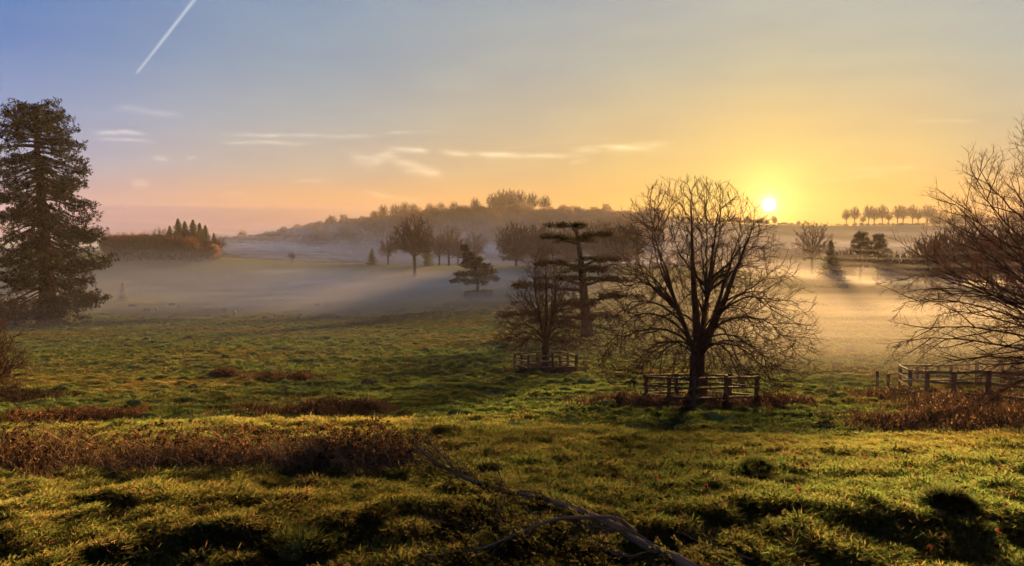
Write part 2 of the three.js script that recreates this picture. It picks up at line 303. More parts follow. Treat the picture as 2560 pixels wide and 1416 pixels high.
// ---------------------------------------------------------------- stuff: instanced ground cover
function scatter(name, geo, mat, items, label, category) {
  const m = new THREE.InstancedMesh(geo, mat, items.length), q = new THREE.Quaternion(), e = new THREE.Euler(), T = new THREE.Matrix4();
  items.forEach((it, k) => { e.set(it.tx ?? 0, it.turn, it.tz ?? 0); q.setFromEuler(e); T.compose(it.p, q, Array.isArray(it.s) ? V(...it.s) : V(it.s, it.s, it.s)); m.setMatrixAt(k, T); m.setColorAt(k, it.c); });
  m.name = numbered(name); m.castShadow = m.receiveShadow = true; tag(m, label, category, label, 'stuff'); scene.add(m); return m;
}
function tuftGeo(seed, blades, radius, h, w, splay) {  // a tuft: blades rise from a small foot, lean out and bend over
  const R = rng(seed), g = new Geo();
  for (let k = 0; k < blades; k++) {
    const a = R() * 2 * PI, r = pow(R(), 0.7) * radius, x = cos(a) * r, z = sin(a) * r, L = h * (0.45 + 0.85 * R()), out = splay * (r / radius) * (0.4 + 0.9 * R()) + 0.25 * (R() - 0.5), a2 = a + (R() - 0.5) * 1.6;
    const d0 = V(cos(a2) * out, 1, sin(a2) * out).normalize(), d1 = V(cos(a2) * (out + 0.5 + 1.2 * R()), 0.75 - 0.9 * R() * splay, sin(a2) * (out + 0.5 + 1.2 * R())).normalize(), m = V(x, -0.02, z).addScaledVector(d0, L * 0.6), t = m.clone().addScaledVector(d1, L * 0.5), c = R() * PI, sx = cos(c) * w * (0.6 + 0.6 * R()), sz = sin(c) * w * (0.6 + 0.6 * R());
    const n = V().crossVectors(d0, V(sx, 0, sz)).normalize(), k0 = g.count;
    for (const [px, py, pz] of [[x - sx, -0.03, z - sz], [x + sx, -0.03, z + sz], [m.x - sx * 0.85, m.y, m.z - sz * 0.85], [m.x + sx * 0.85, m.y, m.z + sz * 0.85], [t.x, t.y, t.z]]) g.vert(px, py, pz, n.x, n.y, n.z);
    g.i.push(k0, k0 + 1, k0 + 3, k0, k0 + 3, k0 + 2, k0 + 2, k0 + 3, k0 + 4);
  }
  return g.build();
}
function grassBand(seed, d0, d1, n, geos, sc) {
  const R = rng(seed), lists = geos.map(() => []), T = 0.72;
  for (let k = 0; k < n; k++) {
    const d = sqrt(lerp(d0 * d0, d1 * d1, R())), u = (R() * 2 - 1) * T, x = u * d, z = -d;
    const f = fbm(x * 0.45, z * 0.45 + 7, 3), big = fbm(x * 0.12 + 8, z * 0.12, 3), pm = patchAt(ALL, x, z);
    if (pm > 0.25 && R() < 0.75) continue;
    const b = vnoise(x * (d < 19 ? 2.9 : 1.3), z * (d < 19 ? 2.9 : 1.3)); if (b < 0.3 && R() < 0.3) continue;
    const dry = clamp((big - 0.42) * 2.2 + (R() - 0.5) * 1.0, 0, 1), v = 0.6 + 0.7 * R(), straw = R() < 0.1 ? 1 : 0;
    const c = rgb((lerp(0.75, 1.55, dry) + straw * 0.9) * v, (1.0 + straw * 0.1) * v, (lerp(0.75, 0.8, dry) + straw * 0.7) * v);
    const s = sc * (0.35 + 0.55 * f + 0.5 * b + 0.5 * pow(R(), 3));
    lists[floor(R() * geos.length)].push({ p: V(x, H(x, z), z), turn: R() * 6.28, tx: (R() - 0.5) * 0.4, tz: (R() - 0.5) * 0.4, s: [s * (0.8 + 0.4 * R()), s * (0.6 + 0.6 * b + 0.3 * R()), s], c });
  }
  return lists;
}
{
  const nearG = [1, 2, 3].map((s) => tuftGeo(s, 30, 0.055, 0.1, 0.0042, 1)), midG = [4, 5].map((s) => tuftGeo(s, 18, 0.11, 0.12, 0.009, 1)), farG = [6, 7].map((s) => tuftGeo(s, 14, 0.2, 0.16, 0.02, 0.9));
  grassBand(11, 6.4, 10, 26000, nearG, 1).forEach((l, i) => scatter('grass', nearG[i], M.grass, l, 'short rough grass of the near slope', 'grass'));
  grassBand(16, 10, 19, 70000, nearG, 1.25).forEach((l, i) => scatter('grass', nearG[i], M.grass, l, 'sunlit rough grass around the near brow', 'grass'));
  grassBand(12, 19, 48, 90000, midG, 1.0).forEach((l, i) => scatter('grass', midG[i], M.grass, l, 'grazed grass of the field around the fenced trees', 'grass'));
  grassBand(13, 48, 135, 110000, farG, 1.0).forEach((l, i) => scatter('grass', farG[i], M.grass, l, 'grazed grass running down towards the mist', 'grass'));
}
function tussockGeo(seed) {
  const R = rng(seed), g = new Geo(), s = new THREE.SphereGeometry(0.3, 9, 5, 0, 2 * PI, 0, PI / 2), p = s.attributes.position;
  for (let i = 0; i < p.count; i++) { const x = p.getX(i), z = p.getZ(i), n = 0.75 + 0.5 * vnoise(x * 6 + seed * 9, z * 6); p.setXYZ(i, x * n, p.getY(i) * 0.42 * n - 0.03, z * n); }
  s.computeVertexNormals(); g.add(s);
  for (let k = 0; k < 46; k++) { const a = R() * 6.28, q = sqrt(R()), d = V(cos(a) * (0.4 + q), 1, sin(a) * (0.4 + q)).addScaledVector(randDir(R), 0.5).normalize(); g.leaf(V(cos(a) * q * 0.28, 0.115 * sqrt(1 - q * q * 0.95), sin(a) * q * 0.28), d, perp(d, R), 0.07 + 0.08 * R(), 0.009); }
  return g.build();
}
{
  const geos = [tussockGeo(1), tussockGeo(2), tussockGeo(3)], lists = geos.map(() => []), R = rng(19), bands = [[19, 45, 2600, 0.9], [45, 85, 5200, 1], [85, 150, 5200, 1.15]];
  for (const [d0, d1, n, sc] of bands) for (let k = 0; k < n; k++) {
    const d = sqrt(lerp(d0 * d0, d1 * d1, R())), u = (R() * 2 - 1) * 0.72, x = u * d, z = -d, f = fbm(x * 0.11, z * 0.11 + 3, 3); if (R() > f * 1.5) continue;
    const s = sc * (0.45 + 1.0 * pow(R(), 2)), v = 0.55 + 0.5 * R(); lists[floor(R() * 3)].push({ p: V(x, H(x, z) + 0.01, z), turn: R() * 6.28, s: [s * (0.8 + 0.5 * R()), s * (0.6 + 0.8 * R()), s], c: rgb(0.62 * v, 0.66 * v, 0.6 * v) });
  }
  geos.forEach((g, i) => scatter('grass_tussocks', g, M.grass, lists[i], 'countless low tussocks roughening the pasture', 'grass'));
}
function weedGeo(seed, stems, radius, h, big = 1) {
  const R = rng(seed), g = new Geo();
  for (let k = 0; k < stems; k++) {
    const a = R() * 2 * PI, r = sqrt(R()) * radius; let p = V(cos(a) * r, -0.05, sin(a) * r); const hh = h * (0.3 + 0.9 * pow(R(), 1.4)), d = V((R() - 0.5) * 0.9, 1, (R() - 0.5) * 0.9).normalize(), pts = [p.clone()], n = 5;
    for (let s = 0; s < n; s++) { d.add(V((R() - 0.5) * 0.6, (R() - 0.62) * 0.4, (R() - 0.5) * 0.6)).normalize(); p = p.clone().addScaledVector(d, hh / n); pts.push(p); }
    g.tube(pts, [0.0055, 0.005, 0.0045, 0.004, 0.003, 0.002].map((w) => w * big), 3, false);
    for (let q = 0; q < 4; q++) { const i = 1 + floor(R() * 4), b = pts[i], dd = V().subVectors(pts[i + 1], pts[i]).normalize().addScaledVector(randDir(R), 0.9).normalize(); if (q < 2) g.tube([b, b.clone().addScaledVector(dd, 0.05 + 0.07 * R()), b.clone().addScaledVector(dd, 0.1 + 0.1 * R()).add(V(0, -0.02 * R(), 0))], [0.003, 0.0025, 0.0015], 3, false); else g.leaf(b, dd, perp(dd, R), (0.025 + 0.04 * R()) * big, (0.004 + 0.006 * R()) * big); }
  }
  return g.build();
}
function patchOf(name, list, seed, n, geo, mat, label, sc, tint, category = 'weeds') {
  const R = rng(seed), items = []; let guard = 0;
  while (items.length < n && guard++ < n * 12) {
    const [px, d, a, b] = list[floor(R() * list.length)], x = (px - 1280) / F * d + (R() * 2 - 1) * a * 1.15, z = -d + (R() * 2 - 1) * b * 1.15, m = patchAt(list, x, z);
    if (m < -0.15 + pow(R(), 1.2) * 0.8) continue;
    const v = 0.4 + 1.1 * R(), s = sc * (0.4 + 0.9 * R()) * (0.65 + 0.5 * clamp(m, 0, 1));
    items.push({ p: V(x, H(x, z), z), turn: R() * 6.28, tx: (R() - 0.5) * 0.5, tz: (R() - 0.5) * 0.5, s, c: rgb(tint[0] * v, tint[1] * v, tint[2] * v) });
  }
  return scatter(name, geo, mat, items, label, category);
}
{
  const tall = weedGeo(21, 6, 0.2, 0.7), low = weedGeo(22, 12, 0.22, 0.36), mid = weedGeo(23, 9, 0.32, 0.55, 2.3);
  patchOf('dead_weeds', PATCH.bank, 31, 700, tall, M.dead, 'tall tangled dead brown weeds on the near bank', 1, [1.25, 1.15, 1.0]);
  patchOf('dead_weeds', PATCH.bank, 32, 900, low, M.dead, 'low matted dead stems at the foot of the near bank weeds', 1, [1.0, 0.75, 0.6]);
  patchOf('dead_weeds', PATCH.field, 33, 450, mid, M.dead, 'brown patch of dead weeds out in the open field', 0.9, [0.75, 0.6, 0.5]);
  patchOf('dead_weeds', PATCH.crest, 34, 450, mid, M.dead, 'dark brown dead weeds just behind the grassy brow', 0.95, [0.7, 0.55, 0.5]);
  patchOf('dead_weeds', PATCH.strip, 35, 330, mid, M.dead, 'russet strip of dead grass behind the brow near the weedy bank', 0.8, [1.1, 0.75, 0.6]);
  patchOf('dead_weeds', PATCH.edge, 40, 500, mid, M.dead, 'dark scrubby weeds in the field below the bare shrub', 0.8, [0.4, 0.4, 0.3]);
  patchOf('red_weeds', PATCH.tree, 36, 850, mid, M.redDead, 'russet red weeds around the large fenced tree', 0.85, [1.25, 1.0, 0.95]);
  patchOf('red_weeds', PATCH.tree2, 37, 600, mid, M.redDead, 'dark russet weeds inside the smaller square fence', 0.8, [0.6, 0.6, 0.6]);
  patchOf('red_weeds', PATCH.pen, 38, 800, mid, M.redDead, 'dry brown weeds grown through the long post and rail pen', 0.95, [1.25, 1.1, 0.95]);
  patchOf('brambles', PATCH.bramble, 39, 850, mid, M.redDead, 'russet brambles under the large bare tree at the edge', 0.85, [1.15, 0.95, 0.8], 'brambles');
  // dark withered heads on the bank weeds
  const R = rng(44), hg = new Geo(); for (let q = 0; q < 12; q++) { const dd = randDir(R); hg.leaf(dd.clone().multiplyScalar(0.008), dd, perp(dd, R), 0.016 + 0.018 * R(), 0.008 + 0.006 * R()); }
  const items = []; while (items.length < 900) { const [px, d, a, b] = PATCH.bank[floor(pow(R(), 1.4) * 4)], x = (px - 1280) / F * d + (R() * 2 - 1) * a, z = -d + (R() * 2 - 1) * b, m = patchAt(PATCH.bank, x, z); if (m < 0.15) continue; items.push({ p: V(x, H(x, z) + (0.3 + 0.4 * R()) * (0.5 + 0.6 * clamp(m, 0, 1)), z), turn: R() * 6, tx: R() * 6, s: 0.7 + 0.9 * R(), c: rgb(1, 1, 1) }); }
  scatter('seed_heads', hg.build(), M.head, items, 'withered black heads and leaves on top of the bank weeds', 'seed heads');
  // fallen leaves on the near slope
  const lg = new Geo(); lg.leaf(V(-0.03, 0.01, 0), V(1, 0.25, 0).normalize(), V(0, 0.2, 1).normalize(), 0.075, 0.022); lg.leaf(V(0, 0.012, 0), V(0.7, 0.5, 0.6).normalize(), V(-0.6, 0.3, 0.7).normalize(), 0.04, 0.014);
  const L = []; for (let k = 0; k < 330; k++) { const d = 4.6 + 11 * pow(R(), 0.8), px = 1500 + 1120 * R(), x = (px - 1280) / F * d, z = -d; L.push({ p: V(x, H(x, z) + 0.05 + 0.06 * R(), z), turn: R() * 6, tx: (R() - 0.5) * 2, tz: (R() - 0.5) * 2, s: 0.7 + 0.7 * R(), c: R() < 0.35 ? rgb(1.2, 0.9, 0.9) : rgb(0.6, 0.8, 0.7) }); }
  scatter('fallen_leaves', lg.build(), M.redLeaf, L, 'scattered dead red and brown leaves lying in the near grass', 'leaves');
}

// ---------------------------------------------------------------- bare trees
function profileAt(pr, y) { let i = 0; while (i < pr.length - 2 && y > pr[i + 1][0]) i++; const t = clamp((y - pr[i][0]) / (pr[i + 1][0] - pr[i][0]), 0, 1); return lerp(pr[i][1], pr[i + 1][1], t); }
function bez(a, b, c, d, n) { return new THREE.CubicBezierCurve3(a, b, c, d).getPoints(n); }
function shoot(R, p, dir, L, n, wig, trop) { const pts = [p.clone()], d = dir.clone(); let q = p.clone(); for (let k = 0; k < n; k++) { d.add(randDir(R).multiplyScalar(wig)); d.y += trop; d.normalize(); q = q.clone().addScaledVector(d, L / n); pts.push(q); } return pts; }
const taper = (r0, r1, n) => Array.from({ length: n }, (_, k) => lerp(r0, r1, k / (n - 1)));
// o: height, fork, trunkR, profile [[y, radius]...], limbs, branches, twigs, sprigs, twigR, seed, only(tip) keeps limbs
// fine branching that grows from the limbs towards points spread through the crown, as real crowns fill their space
function fillCrown(R, seeds, o, Ht, S, axis, accept, branches, twigs, twigR) {
  const N = [], par = [], dirs = [], kids = [], step = o.fillStep ?? 0.1 * S, di = 1.3 * S, dk = o.fillKill ?? 0.18 * S, pts = [];
  for (const line of seeds) { let last = -1; for (const [p, d] of line) { N.push(p); par.push(-1); dirs.push(d); kids.push(0); last++; } }
  const nSeed = N.length;
  while (pts.length < o.fill) { const y = lerp(o.profile[0][0], Ht * 1.0, R()), rm = profileAt(o.profile, y); if (R() > rm / 4.6 / S * 1.1) continue; const a = R() * 2 * PI, r = rm * pow(R(), 0.55) * (0.9 + 0.16 * R()), c = axis(min(y, Ht)), p = V(c.x + cos(a) * r, y, c.z + sin(a) * r); if (accept && !accept(p)) continue; pts.push(p); }
  const best = new Int32Array(pts.length).fill(-1), bd = new Float32Array(pts.length).fill(1e9), dead = new Uint8Array(pts.length);
  let from = 0;
  for (let it = 0; it < 46; it++) {
    for (let a = 0; a < pts.length; a++) { if (dead[a]) continue; const p = pts[a]; for (let k = from; k < N.length; k++) { const q = N[k], dx = p.x - q.x, dy = p.y - q.y, dz = p.z - q.z, d = dx * dx + dy * dy + dz * dz; if (d < bd[a]) { bd[a] = d; best[a] = k; } } if (bd[a] < dk * dk) dead[a] = 1; }
    const pull = new Map();
    for (let a = 0; a < pts.length; a++) { if (dead[a] || bd[a] > di * di) continue; const k = best[a]; let v = pull.get(k); if (!v) pull.set(k, v = V()); v.addScaledVector(V().subVectors(pts[a], N[k]).normalize(), 1); }
    from = N.length; if (!pull.size) break;
    for (const [k, v] of pull) { if (kids[k] > 3) continue; const inert = o.inertia ?? 1.3; v.normalize().addScaledVector(dirs[k], inert).addScaledVector(randDir(R), 0.12); const low = N[k].y < Ht * 0.35; const ax = axis(clamp(N[k].y, 0, Ht)), ow = V(N[k].x - ax.x, max(0, N[k].y - Ht * 0.45) * 0.9, N[k].z - ax.z).normalize(); v.addScaledVector(ow, 0.4); v.y += low ? -0.06 : 0.05; v.normalize(); if ((v.dot(dirs[k]) < 0.2 && kids[k]) || v.dot(ow) < (low ? 0.05 : 0.3)) continue; N.push(N[k].clone().addScaledVector(v, step)); par.push(k); dirs.push(v.clone()); kids.push(0); kids[k]++; }
  }
  const cnt = new Int32Array(N.length), ch = N.map(() => []);
  for (let k = N.length - 1; k >= nSeed; k--) { if (!cnt[k]) cnt[k] = 1; cnt[par[k]] += cnt[k]; ch[par[k]].push(k); }
  const rad = (k) => twigR * (0.75 + 0.62 * pow(cnt[k], 0.46) - 0.3);
  const starts = []; for (let k = 0; k < nSeed; k++) for (const c of ch[k]) starts.push([k, c]);
  while (starts.length) {
    let [a, k] = starts.pop(); const line = [N[a]], rr = [rad(k)];
    for (;;) { line.push(N[k]); rr.push(rad(k)); if (!ch[k].length) break; const s = ch[k].slice().sort((x, y) => cnt[y] - cnt[x]); for (let q = 1; q < s.length; q++) starts.push([k, s[q]]); k = s[0]; }
    for (let it = 0; it < 2; it++) for (let q = 1; q < line.length - 1; q++) line[q] = line[q].clone().multiplyScalar(0.5).addScaledVector(line[q - 1], 0.25).addScaledVector(line[q + 1], 0.25);
    branches.tube(line, rr, rr[0] > twigR * 2.2 ? 5 : 3, false);
    for (let q = 1; q < line.length; q++) { const end = q === line.length - 1; for (let w = 0; w < (end ? 3 : R() < (o.sprigRate ?? 0.85) ? 1 : 0); w++) { const d = V().subVectors(line[q], line[q - 1]).normalize().multiplyScalar(end ? 1.1 : 0.6).addScaledVector(perp(dirs[0], R), end ? 0.5 : 0.8); d.y += 0.06; d.normalize(); const L = (0.1 + 0.26 * R()) * S * (o.sprigL ?? 1); twigs.tube(shoot(R, line[q], d, L, 2, 0.14, 0.02), [twigR * 0.8, twigR * 0.65, twigR * 0.4], 3, false); } }
  }
}
function bareTree(root, o, mats) {
  const R = rng(o.seed), trunk = new Geo(), twigs = new Geo(), limbs = [], lines = [], Ht = o.height, S = Ht / 9;
  const lean = o.lean ?? [0, 0], axis = (y) => V(lean[0] * pow(max(y, 0) / Ht, 1.3) + sin(y * 1.1 / S + o.seed) * 0.03 * S, y, lean[1] * pow(max(y, 0) / Ht, 1.3));
  const tp = [], tr = []; const topY = Ht * (o.leader ?? 0.9);
  for (let k = 0; k <= 18; k++) { const t = k / 18, y = -0.25 + pow(t, 1.25) * (topY + 0.25), b = y < o.fork ? 1 : pow(1 - (y - o.fork) / (topY - o.fork + 0.01), 0.9) * 0.62 + 0.02; tp.push(axis(y)); const r = o.trunkR * b, flare = 0.9 * exp(-max(y, 0) / (o.trunkR * 1.3)); tr.push((w) => r * (1 + flare * (0.7 + 0.4 * sin(w * 5 + o.seed))) * (1 + 0.05 * sin(w * 3 + y * 4))); }
  trunk.tube(tp, tr, 12);
  const twigR = o.twigR ?? 0.006;
  const leaders = [axis], LD = o.leaders ?? [], ldir = [V(0, 0, 0)];
  for (const [dx, dz, ly, rr] of LD) {
    const f0 = o.fork * 0.92, ax = (y) => { const t = clamp((y - f0) / (ly - f0), 0, 1), b = axis(f0); return V(b.x + dx * pow(t, 0.85), y, b.z + dz * pow(t, 0.85)); }, pts = [], rad = [];
    for (let k = 0; k <= 14; k++) { const t = k / 14, p = ax(lerp(f0 - 0.1, ly, t)); p.add(randDir(R).multiplyScalar(0.05 * S * t)); pts.push(p); rad.push(o.trunkR * rr * (pow(1 - t, 0.9) + 0.03)); }
    trunk.tube(pts, rad, 8); leaders.push(ax); ldir.push(V(dx, 0, dz).normalize());
  }
  function sub(p, dir, L, low, g, level) {
    const n = level === 2 ? 5 : 3, r0 = (level === 2 ? 2.6 : 1.5) * twigR * (0.8 + 0.4 * R()) * (level === 2 ? sqrt(L / S) * 1.2 : 1);
    const pts = shoot(R, p, dir, L, n, 0.13, low ? -0.02 - 0.05 * R() + (o.curlUp ?? 0.03) : 0.05);
    (level === 2 ? g : twigs).tube(pts, taper(max(r0, twigR), twigR * 0.7, n + 1), level === 2 ? 4 : 3, false);
    const nk = level === 2 ? o.twigs : o.sprigs; if (level > 3) return;
    for (let k = 0; k < nk; k++) {
      const t = 0.15 + 0.85 * (k + R()) / nk, f = min(t, 0.999) * n, i = floor(f), q = V().lerpVectors(pts[i], pts[i + 1], f - i), d = V().subVectors(pts[i + 1], pts[i]).normalize();
      d.multiplyScalar(0.85).addScaledVector(perp(d, R), 0.6 + 0.35 * R()); d.y += low ? 0 : 0.12; d.normalize();
      const l2 = level === 2 ? L * (0.25 + 0.3 * R()) * (1.15 - 0.6 * t) : (0.14 + 0.2 * R()) * S * (o.sprigL ?? 1);
      if (level === 2) sub(q, d, l2, low, g, 3); else twigs.tube(shoot(R, q, d, l2, 2, 0.16, 0.03), [twigR * 0.9, twigR * 0.7, twigR * 0.45], 3, false);
    }
  }
  for (let k = 0; k < o.limbs; k++) {
    const t = (k + R() * 0.8) / o.limbs, az = k * 2.39996 + R() * 0.7 + (o.az0 ?? 0), y0 = o.profile[0][0], yT = lerp(y0, Ht * 0.985, pow(t, o.bias ?? 0.85)), rad = profileAt(o.profile, yT) * (0.86 + 0.22 * R()), low = yT < o.fork + (Ht - o.fork) * (o.weep ?? 0.42);
    const out = V(cos(az), 0, sin(az)), ys = o.fork * (0.82 + 0.2 * R()) + max(0, t - 0.1) * (Ht - o.fork) * (o.climb ?? 0.42) * (0.6 + 0.5 * R()), li = LD.length && t > 0.22 ? ldir.reduce((b, d, i) => (i ? out.dot(d) : 0.25) + R() * 0.5 > (b ? out.dot(ldir[b]) : 0.25) ? i : b, 0) : 0, s = leaders[li](li ? max(ys, o.fork) : ys), c = axis(yT), tip = V(c.x + out.x * rad, yT, c.z + out.z * rad); if (o.fill) tip.lerp(s, o.short ?? 0.3);
    if (o.only && !o.only(tip)) { continue; }
    let a, b;
    const dy = tip.y - ys, yTip = tip.y;
    if (low) { const up = (o.arch ?? 1) * (0.16 * rad + 0.35 * max(dy, 0)) + (0.25 + 0.25 * R()) * S; a = V(s.x + out.x * rad * (o.fill ? 0.24 : 0.32), ys + up, s.z + out.z * rad * (o.fill ? 0.24 : 0.32)); b = V(s.x + out.x * rad * (o.fill ? 0.56 : 0.8), max(ys * 0.8, yTip) + up * 0.62, s.z + out.z * rad * (o.fill ? 0.56 : 0.8)); }
    else { a = o.fill ? V(lerp(s.x, tip.x, 0.42), ys + dy * 0.3, lerp(s.z, tip.z, 0.42)) : V(s.x + out.x * rad * 0.38, ys + dy * 0.3, s.z + out.z * rad * 0.38); b = o.fill ? V(lerp(s.x, tip.x, 0.85), ys + dy * 0.66, lerp(s.z, tip.z, 0.85)) : V(c.x + out.x * rad * 0.82, ys + dy * 0.66, c.z + out.z * rad * 0.82); }
    const n = 14, pts = bez(s, a, b, tip, n); for (let i = 2; i < n; i++) pts[i].add(randDir(R).multiplyScalar(0.05 * S * (i / n)));
    const g = new Geo(), r0 = o.trunkR * (0.2 + 0.16 * R()) * (low ? 0.8 : 1.05) * (o.limbR ?? 1); g.tube(pts, pts.map((_, i) => lerp(r0, twigR * 1.6, pow(i / n, 0.7))), 6);
    const len = sqrt(rad * rad + dy * dy) * 1.1;
    for (let q = 0; q < o.branches; q++) {
      const u = 0.22 + 0.78 * (q + R()) / o.branches, f = min(u, 0.999) * n, i = floor(f), p = V().lerpVectors(pts[i], pts[i + 1], f - i), d = V().subVectors(pts[i + 1], pts[i]).normalize(), side = perp(d, R); side.y *= 0.7;
      d.multiplyScalar(0.8).addScaledVector(side, 0.55 + 0.4 * R()); d.y += low ? 0.02 : 0.16; d.normalize();
      sub(p, d, len * (0.16 + 0.2 * R()) * (1.25 - 0.65 * u), low, g, 2);
    }
    limbs.push(g); lines.push(pts.slice(3).map((p, i) => [p, V().subVectors(pts[min(i + 4, n)], pts[i + 2]).normalize()]));
  }
  if (o.fill) { const fb = new Geo(); for (const L of leaders) { const l = []; for (let y = o.fork + 0.4; y < Ht * 0.8; y += 0.2 * S) l.push([L(y), V(0, 1, 0)]); lines.push(l); } fillCrown(R, lines, o, Ht, S, axis, o.only, fb, twigs, twigR); part(root, 'branches', fb.build(), mats.limb, 'stuff'); }
  part(root, 'trunk', trunk.build(), mats.bark);
  if (o.joined) { const g = new Geo(); for (const l of limbs) { const k = g.count; for (const x of l.p) g.p.push(x); for (const x of l.n) g.n.push(x); for (const x of l.u) g.u.push(x); for (const x of l.i) g.i.push(x + k); } part(root, 'limbs', g.build(), mats.limb, 'stuff'); }
  else for (const l of limbs) part(root, 'limb', l.build(), mats.limb);
  part(root, 'twigs', twigs.build(), mats.twig, 'stuff');
  return root;
}
const near = { bark: M.bark, limb: M.bark, twig: M.twig }, farM = { bark: M.farTwig, limb: M.farTwig, twig: M.farTwig };

const bigTree = thing('bare_tree', 'large spreading bare lime tree inside the square fence, sun behind its crown', 'tree', on(1745, 31), 'leafless parkland trees');
bareTree(bigTree, { seed: 5, height: 8.7, fork: 1.95, trunkR: 0.29, limbs: 40, branches: 4, twigs: 5, sprigs: 3, twigR: 0.0058, bias: 1.2, climb: 0.6, weep: 0.5, arch: 1.2, limbR: 0.85, leader: 0.9, lean: [-0.45, 0], fill: 10000, leaders: [[2.0, 0.5, 7.2, 0.6], [0.9, -0.7, 7.6, 0.46], [1.35, 1.0, 6.9, 0.42], [-1.7, 0.6, 6.2, 0.4], [0.2, 1.5, 6.6, 0.38]],
  profile: [[0.7, 3.6], [1.3, 4.5], [2.5, 4.7], [4.2, 4.3], [5.5, 3.9], [6.8, 3.25], [7.8, 2.5], [8.4, 1.7], [8.8, 0.9]] }, near);
const secondTree = thing('bare_tree', 'smaller bare tree inside the second square fence, in front of the flat-topped cedar', 'tree', on(1365, 50), 'leafless parkland trees');
bareTree(secondTree, { seed: 9, height: 7.9, fork: 1.7, trunkR: 0.24, limbs: 32, branches: 3, twigs: 5, sprigs: 3, twigR: 0.0085, fill: 4200,  bias: 1.2, climb: 0.6, weep: 0.5, arch: 1.2, leaders: [[0.9, 0.3, 6.4, 0.5], [-0.8, -0.4, 6.2, 0.45]],
  profile: [[1.3, 2.6], [1.8, 3.5], [2.8, 3.3], [4, 2.9], [5.4, 2.3], [6.6, 1.5], [7.9, 0.5]] }, near);
const edgeTree = thing('bare_tree', 'tall bare tree with wide low branches reaching over the long pen', 'tree', on(2740, 21), 'leafless parkland trees');
bareTree(edgeTree, { seed: 17, height: 7.7, fork: 1.3, trunkR: 0.26, limbR: 0.75, limbs: 84, branches: 11, twigs: 9, sprigs: 3, twigR: 0.0042, bias: 1, climb: 0.45, sprigL: 0.75, arch: 0.45, only: (t) => t.x < 0.9, az0: 0.4,
  profile: [[0.4, 3.3], [1.7, 4.4], [3.2, 5.1], [4.8, 4.5], [6, 3.9], [7, 3.2], [7.7, 2.3]] }, { bark: M.bark, limb: M.bark, twig: M.redTwigNear });
const shrub = thing('bare_shrub', 'bare brown many-stemmed shrub in front of the giant conifer', 'shrub', on(-70, 27));
bareTree(shrub, { seed: 23, height: 4.0, fork: 0.35, trunkR: 0.12, limbs: 40, branches: 9, twigs: 7, sprigs: 3, twigR: 0.006, bias: 0.9, climb: 0.25, arch: 0.5, only: (t) => t.x > -1.2, profile: [[0.5, 1.9], [1.1, 2.1], [2.2, 1.7], [3.2, 1.1], [4, 0.4]] }, { bark: M.twig, limb: M.twig, twig: M.twig });

// ---------------------------------------------------------------- square fences and the long pen
function bar(a, b, h, w) { // a plank from a to b
  const d = V().subVectors(b, a), L = d.length(), x = d.clone().normalize(), z = V().crossVectors(x, UP).normalize(), y = V().crossVectors(z, x), g = new THREE.BoxGeometry(L, h, w, 4, 1, 1);
  const p = g.attributes.position; for (let i = 0; i < p.count; i++) p.setY(i, p.getY(i) + sin(p.getX(i) * 3 + a.x * 7) * 0.006);
  g.applyMatrix4(new THREE.Matrix4().makeBasis(x, y, z).setPosition(V().addVectors(a, b).multiplyScalar(0.5))); g.computeVertexNormals(); return g;
}
function postGeo(h, w, R) { const g = new THREE.BoxGeometry(w, h + 0.3, w, 1, 3, 1), p = g.attributes.position; for (let i = 0; i < p.count; i++) { const y = p.getY(i); p.setX(i, p.getX(i) + (R() - 0.5) * 0.008 + (y > 0 ? (R() - 0.5) * 0.006 : 0)); p.setZ(i, p.getZ(i) + (R() - 0.5) * 0.008); if (y > h * 0.45) p.setY(i, y - (R()) * 0.015); } g.translate(0, h / 2 - 0.15, 0); g.computeVertexNormals(); return g; }
function squareFence(root, side, turn, h, w, seed) {
  const R = rng(seed), o = root.position, c = cos(turn), s = sin(turn), P = (u, v) => { const x = u * c - v * s, z = -(u * s + v * c), y = H(o.x + x, o.z + z) - o.y; return V(x, y, z); };
  const k = side / 2, corner = [[-k, -k], [k, -k], [k, k], [-k, k]];
  for (let e = 0; e < 4; e++) {
    const A = corner[e], B = corner[(e + 1) % 4], out = V(c * (B[1] - A[1]) / side - s * -(B[0] - A[0]) / side, 0, -(s * (B[1] - A[1]) / side + c * -(B[0] - A[0]) / side));
    for (const t of [0, 0.5]) { const q = P(lerp(A[0], B[0], t), lerp(A[1], B[1], t)), m = part(root, 'post', postGeo(h * (1 + (R() - 0.5) * 0.03), w, R), M.wood); m.position.copy(q); m.rotation.y = turn + (R() - 0.5) * 0.06; }
    const a = P(...A), b = P(...B), dir = V().subVectors(b, a).normalize();
    for (const f of [0.93, 0.64, 0.35]) { const q0 = a.clone().addScaledVector(dir, -w * 0.9).addScaledVector(out, w * 0.5 + 0.019), q1 = b.clone().addScaledVector(dir, w * 0.9).addScaledVector(out, w * 0.5 + 0.019); q0.y += h * f + (R() - 0.5) * 0.04 - (e % 2) * 0.012; q1.y += h * f + (R() - 0.5) * 0.04 - (e % 2) * 0.012; part(root, 'rail', bar(q0, q1, 0.085, 0.034), M.wood); }
  }
}
const pen1 = thing('tree_guard_fence', 'square weathered post and rail fence around the large bare tree', 'fence', on(1750, 30.8), 'square fences guarding trees'); squareFence(pen1, 3.0, 0.45, 1.22, 0.115, 3);
const pen2 = thing('tree_guard_fence', 'square post and rail fence around the smaller bare tree', 'fence', on(1362, 50), 'square fences guarding trees'); squareFence(pen2, 3.1, 0.27, 1.22, 0.12, 4);
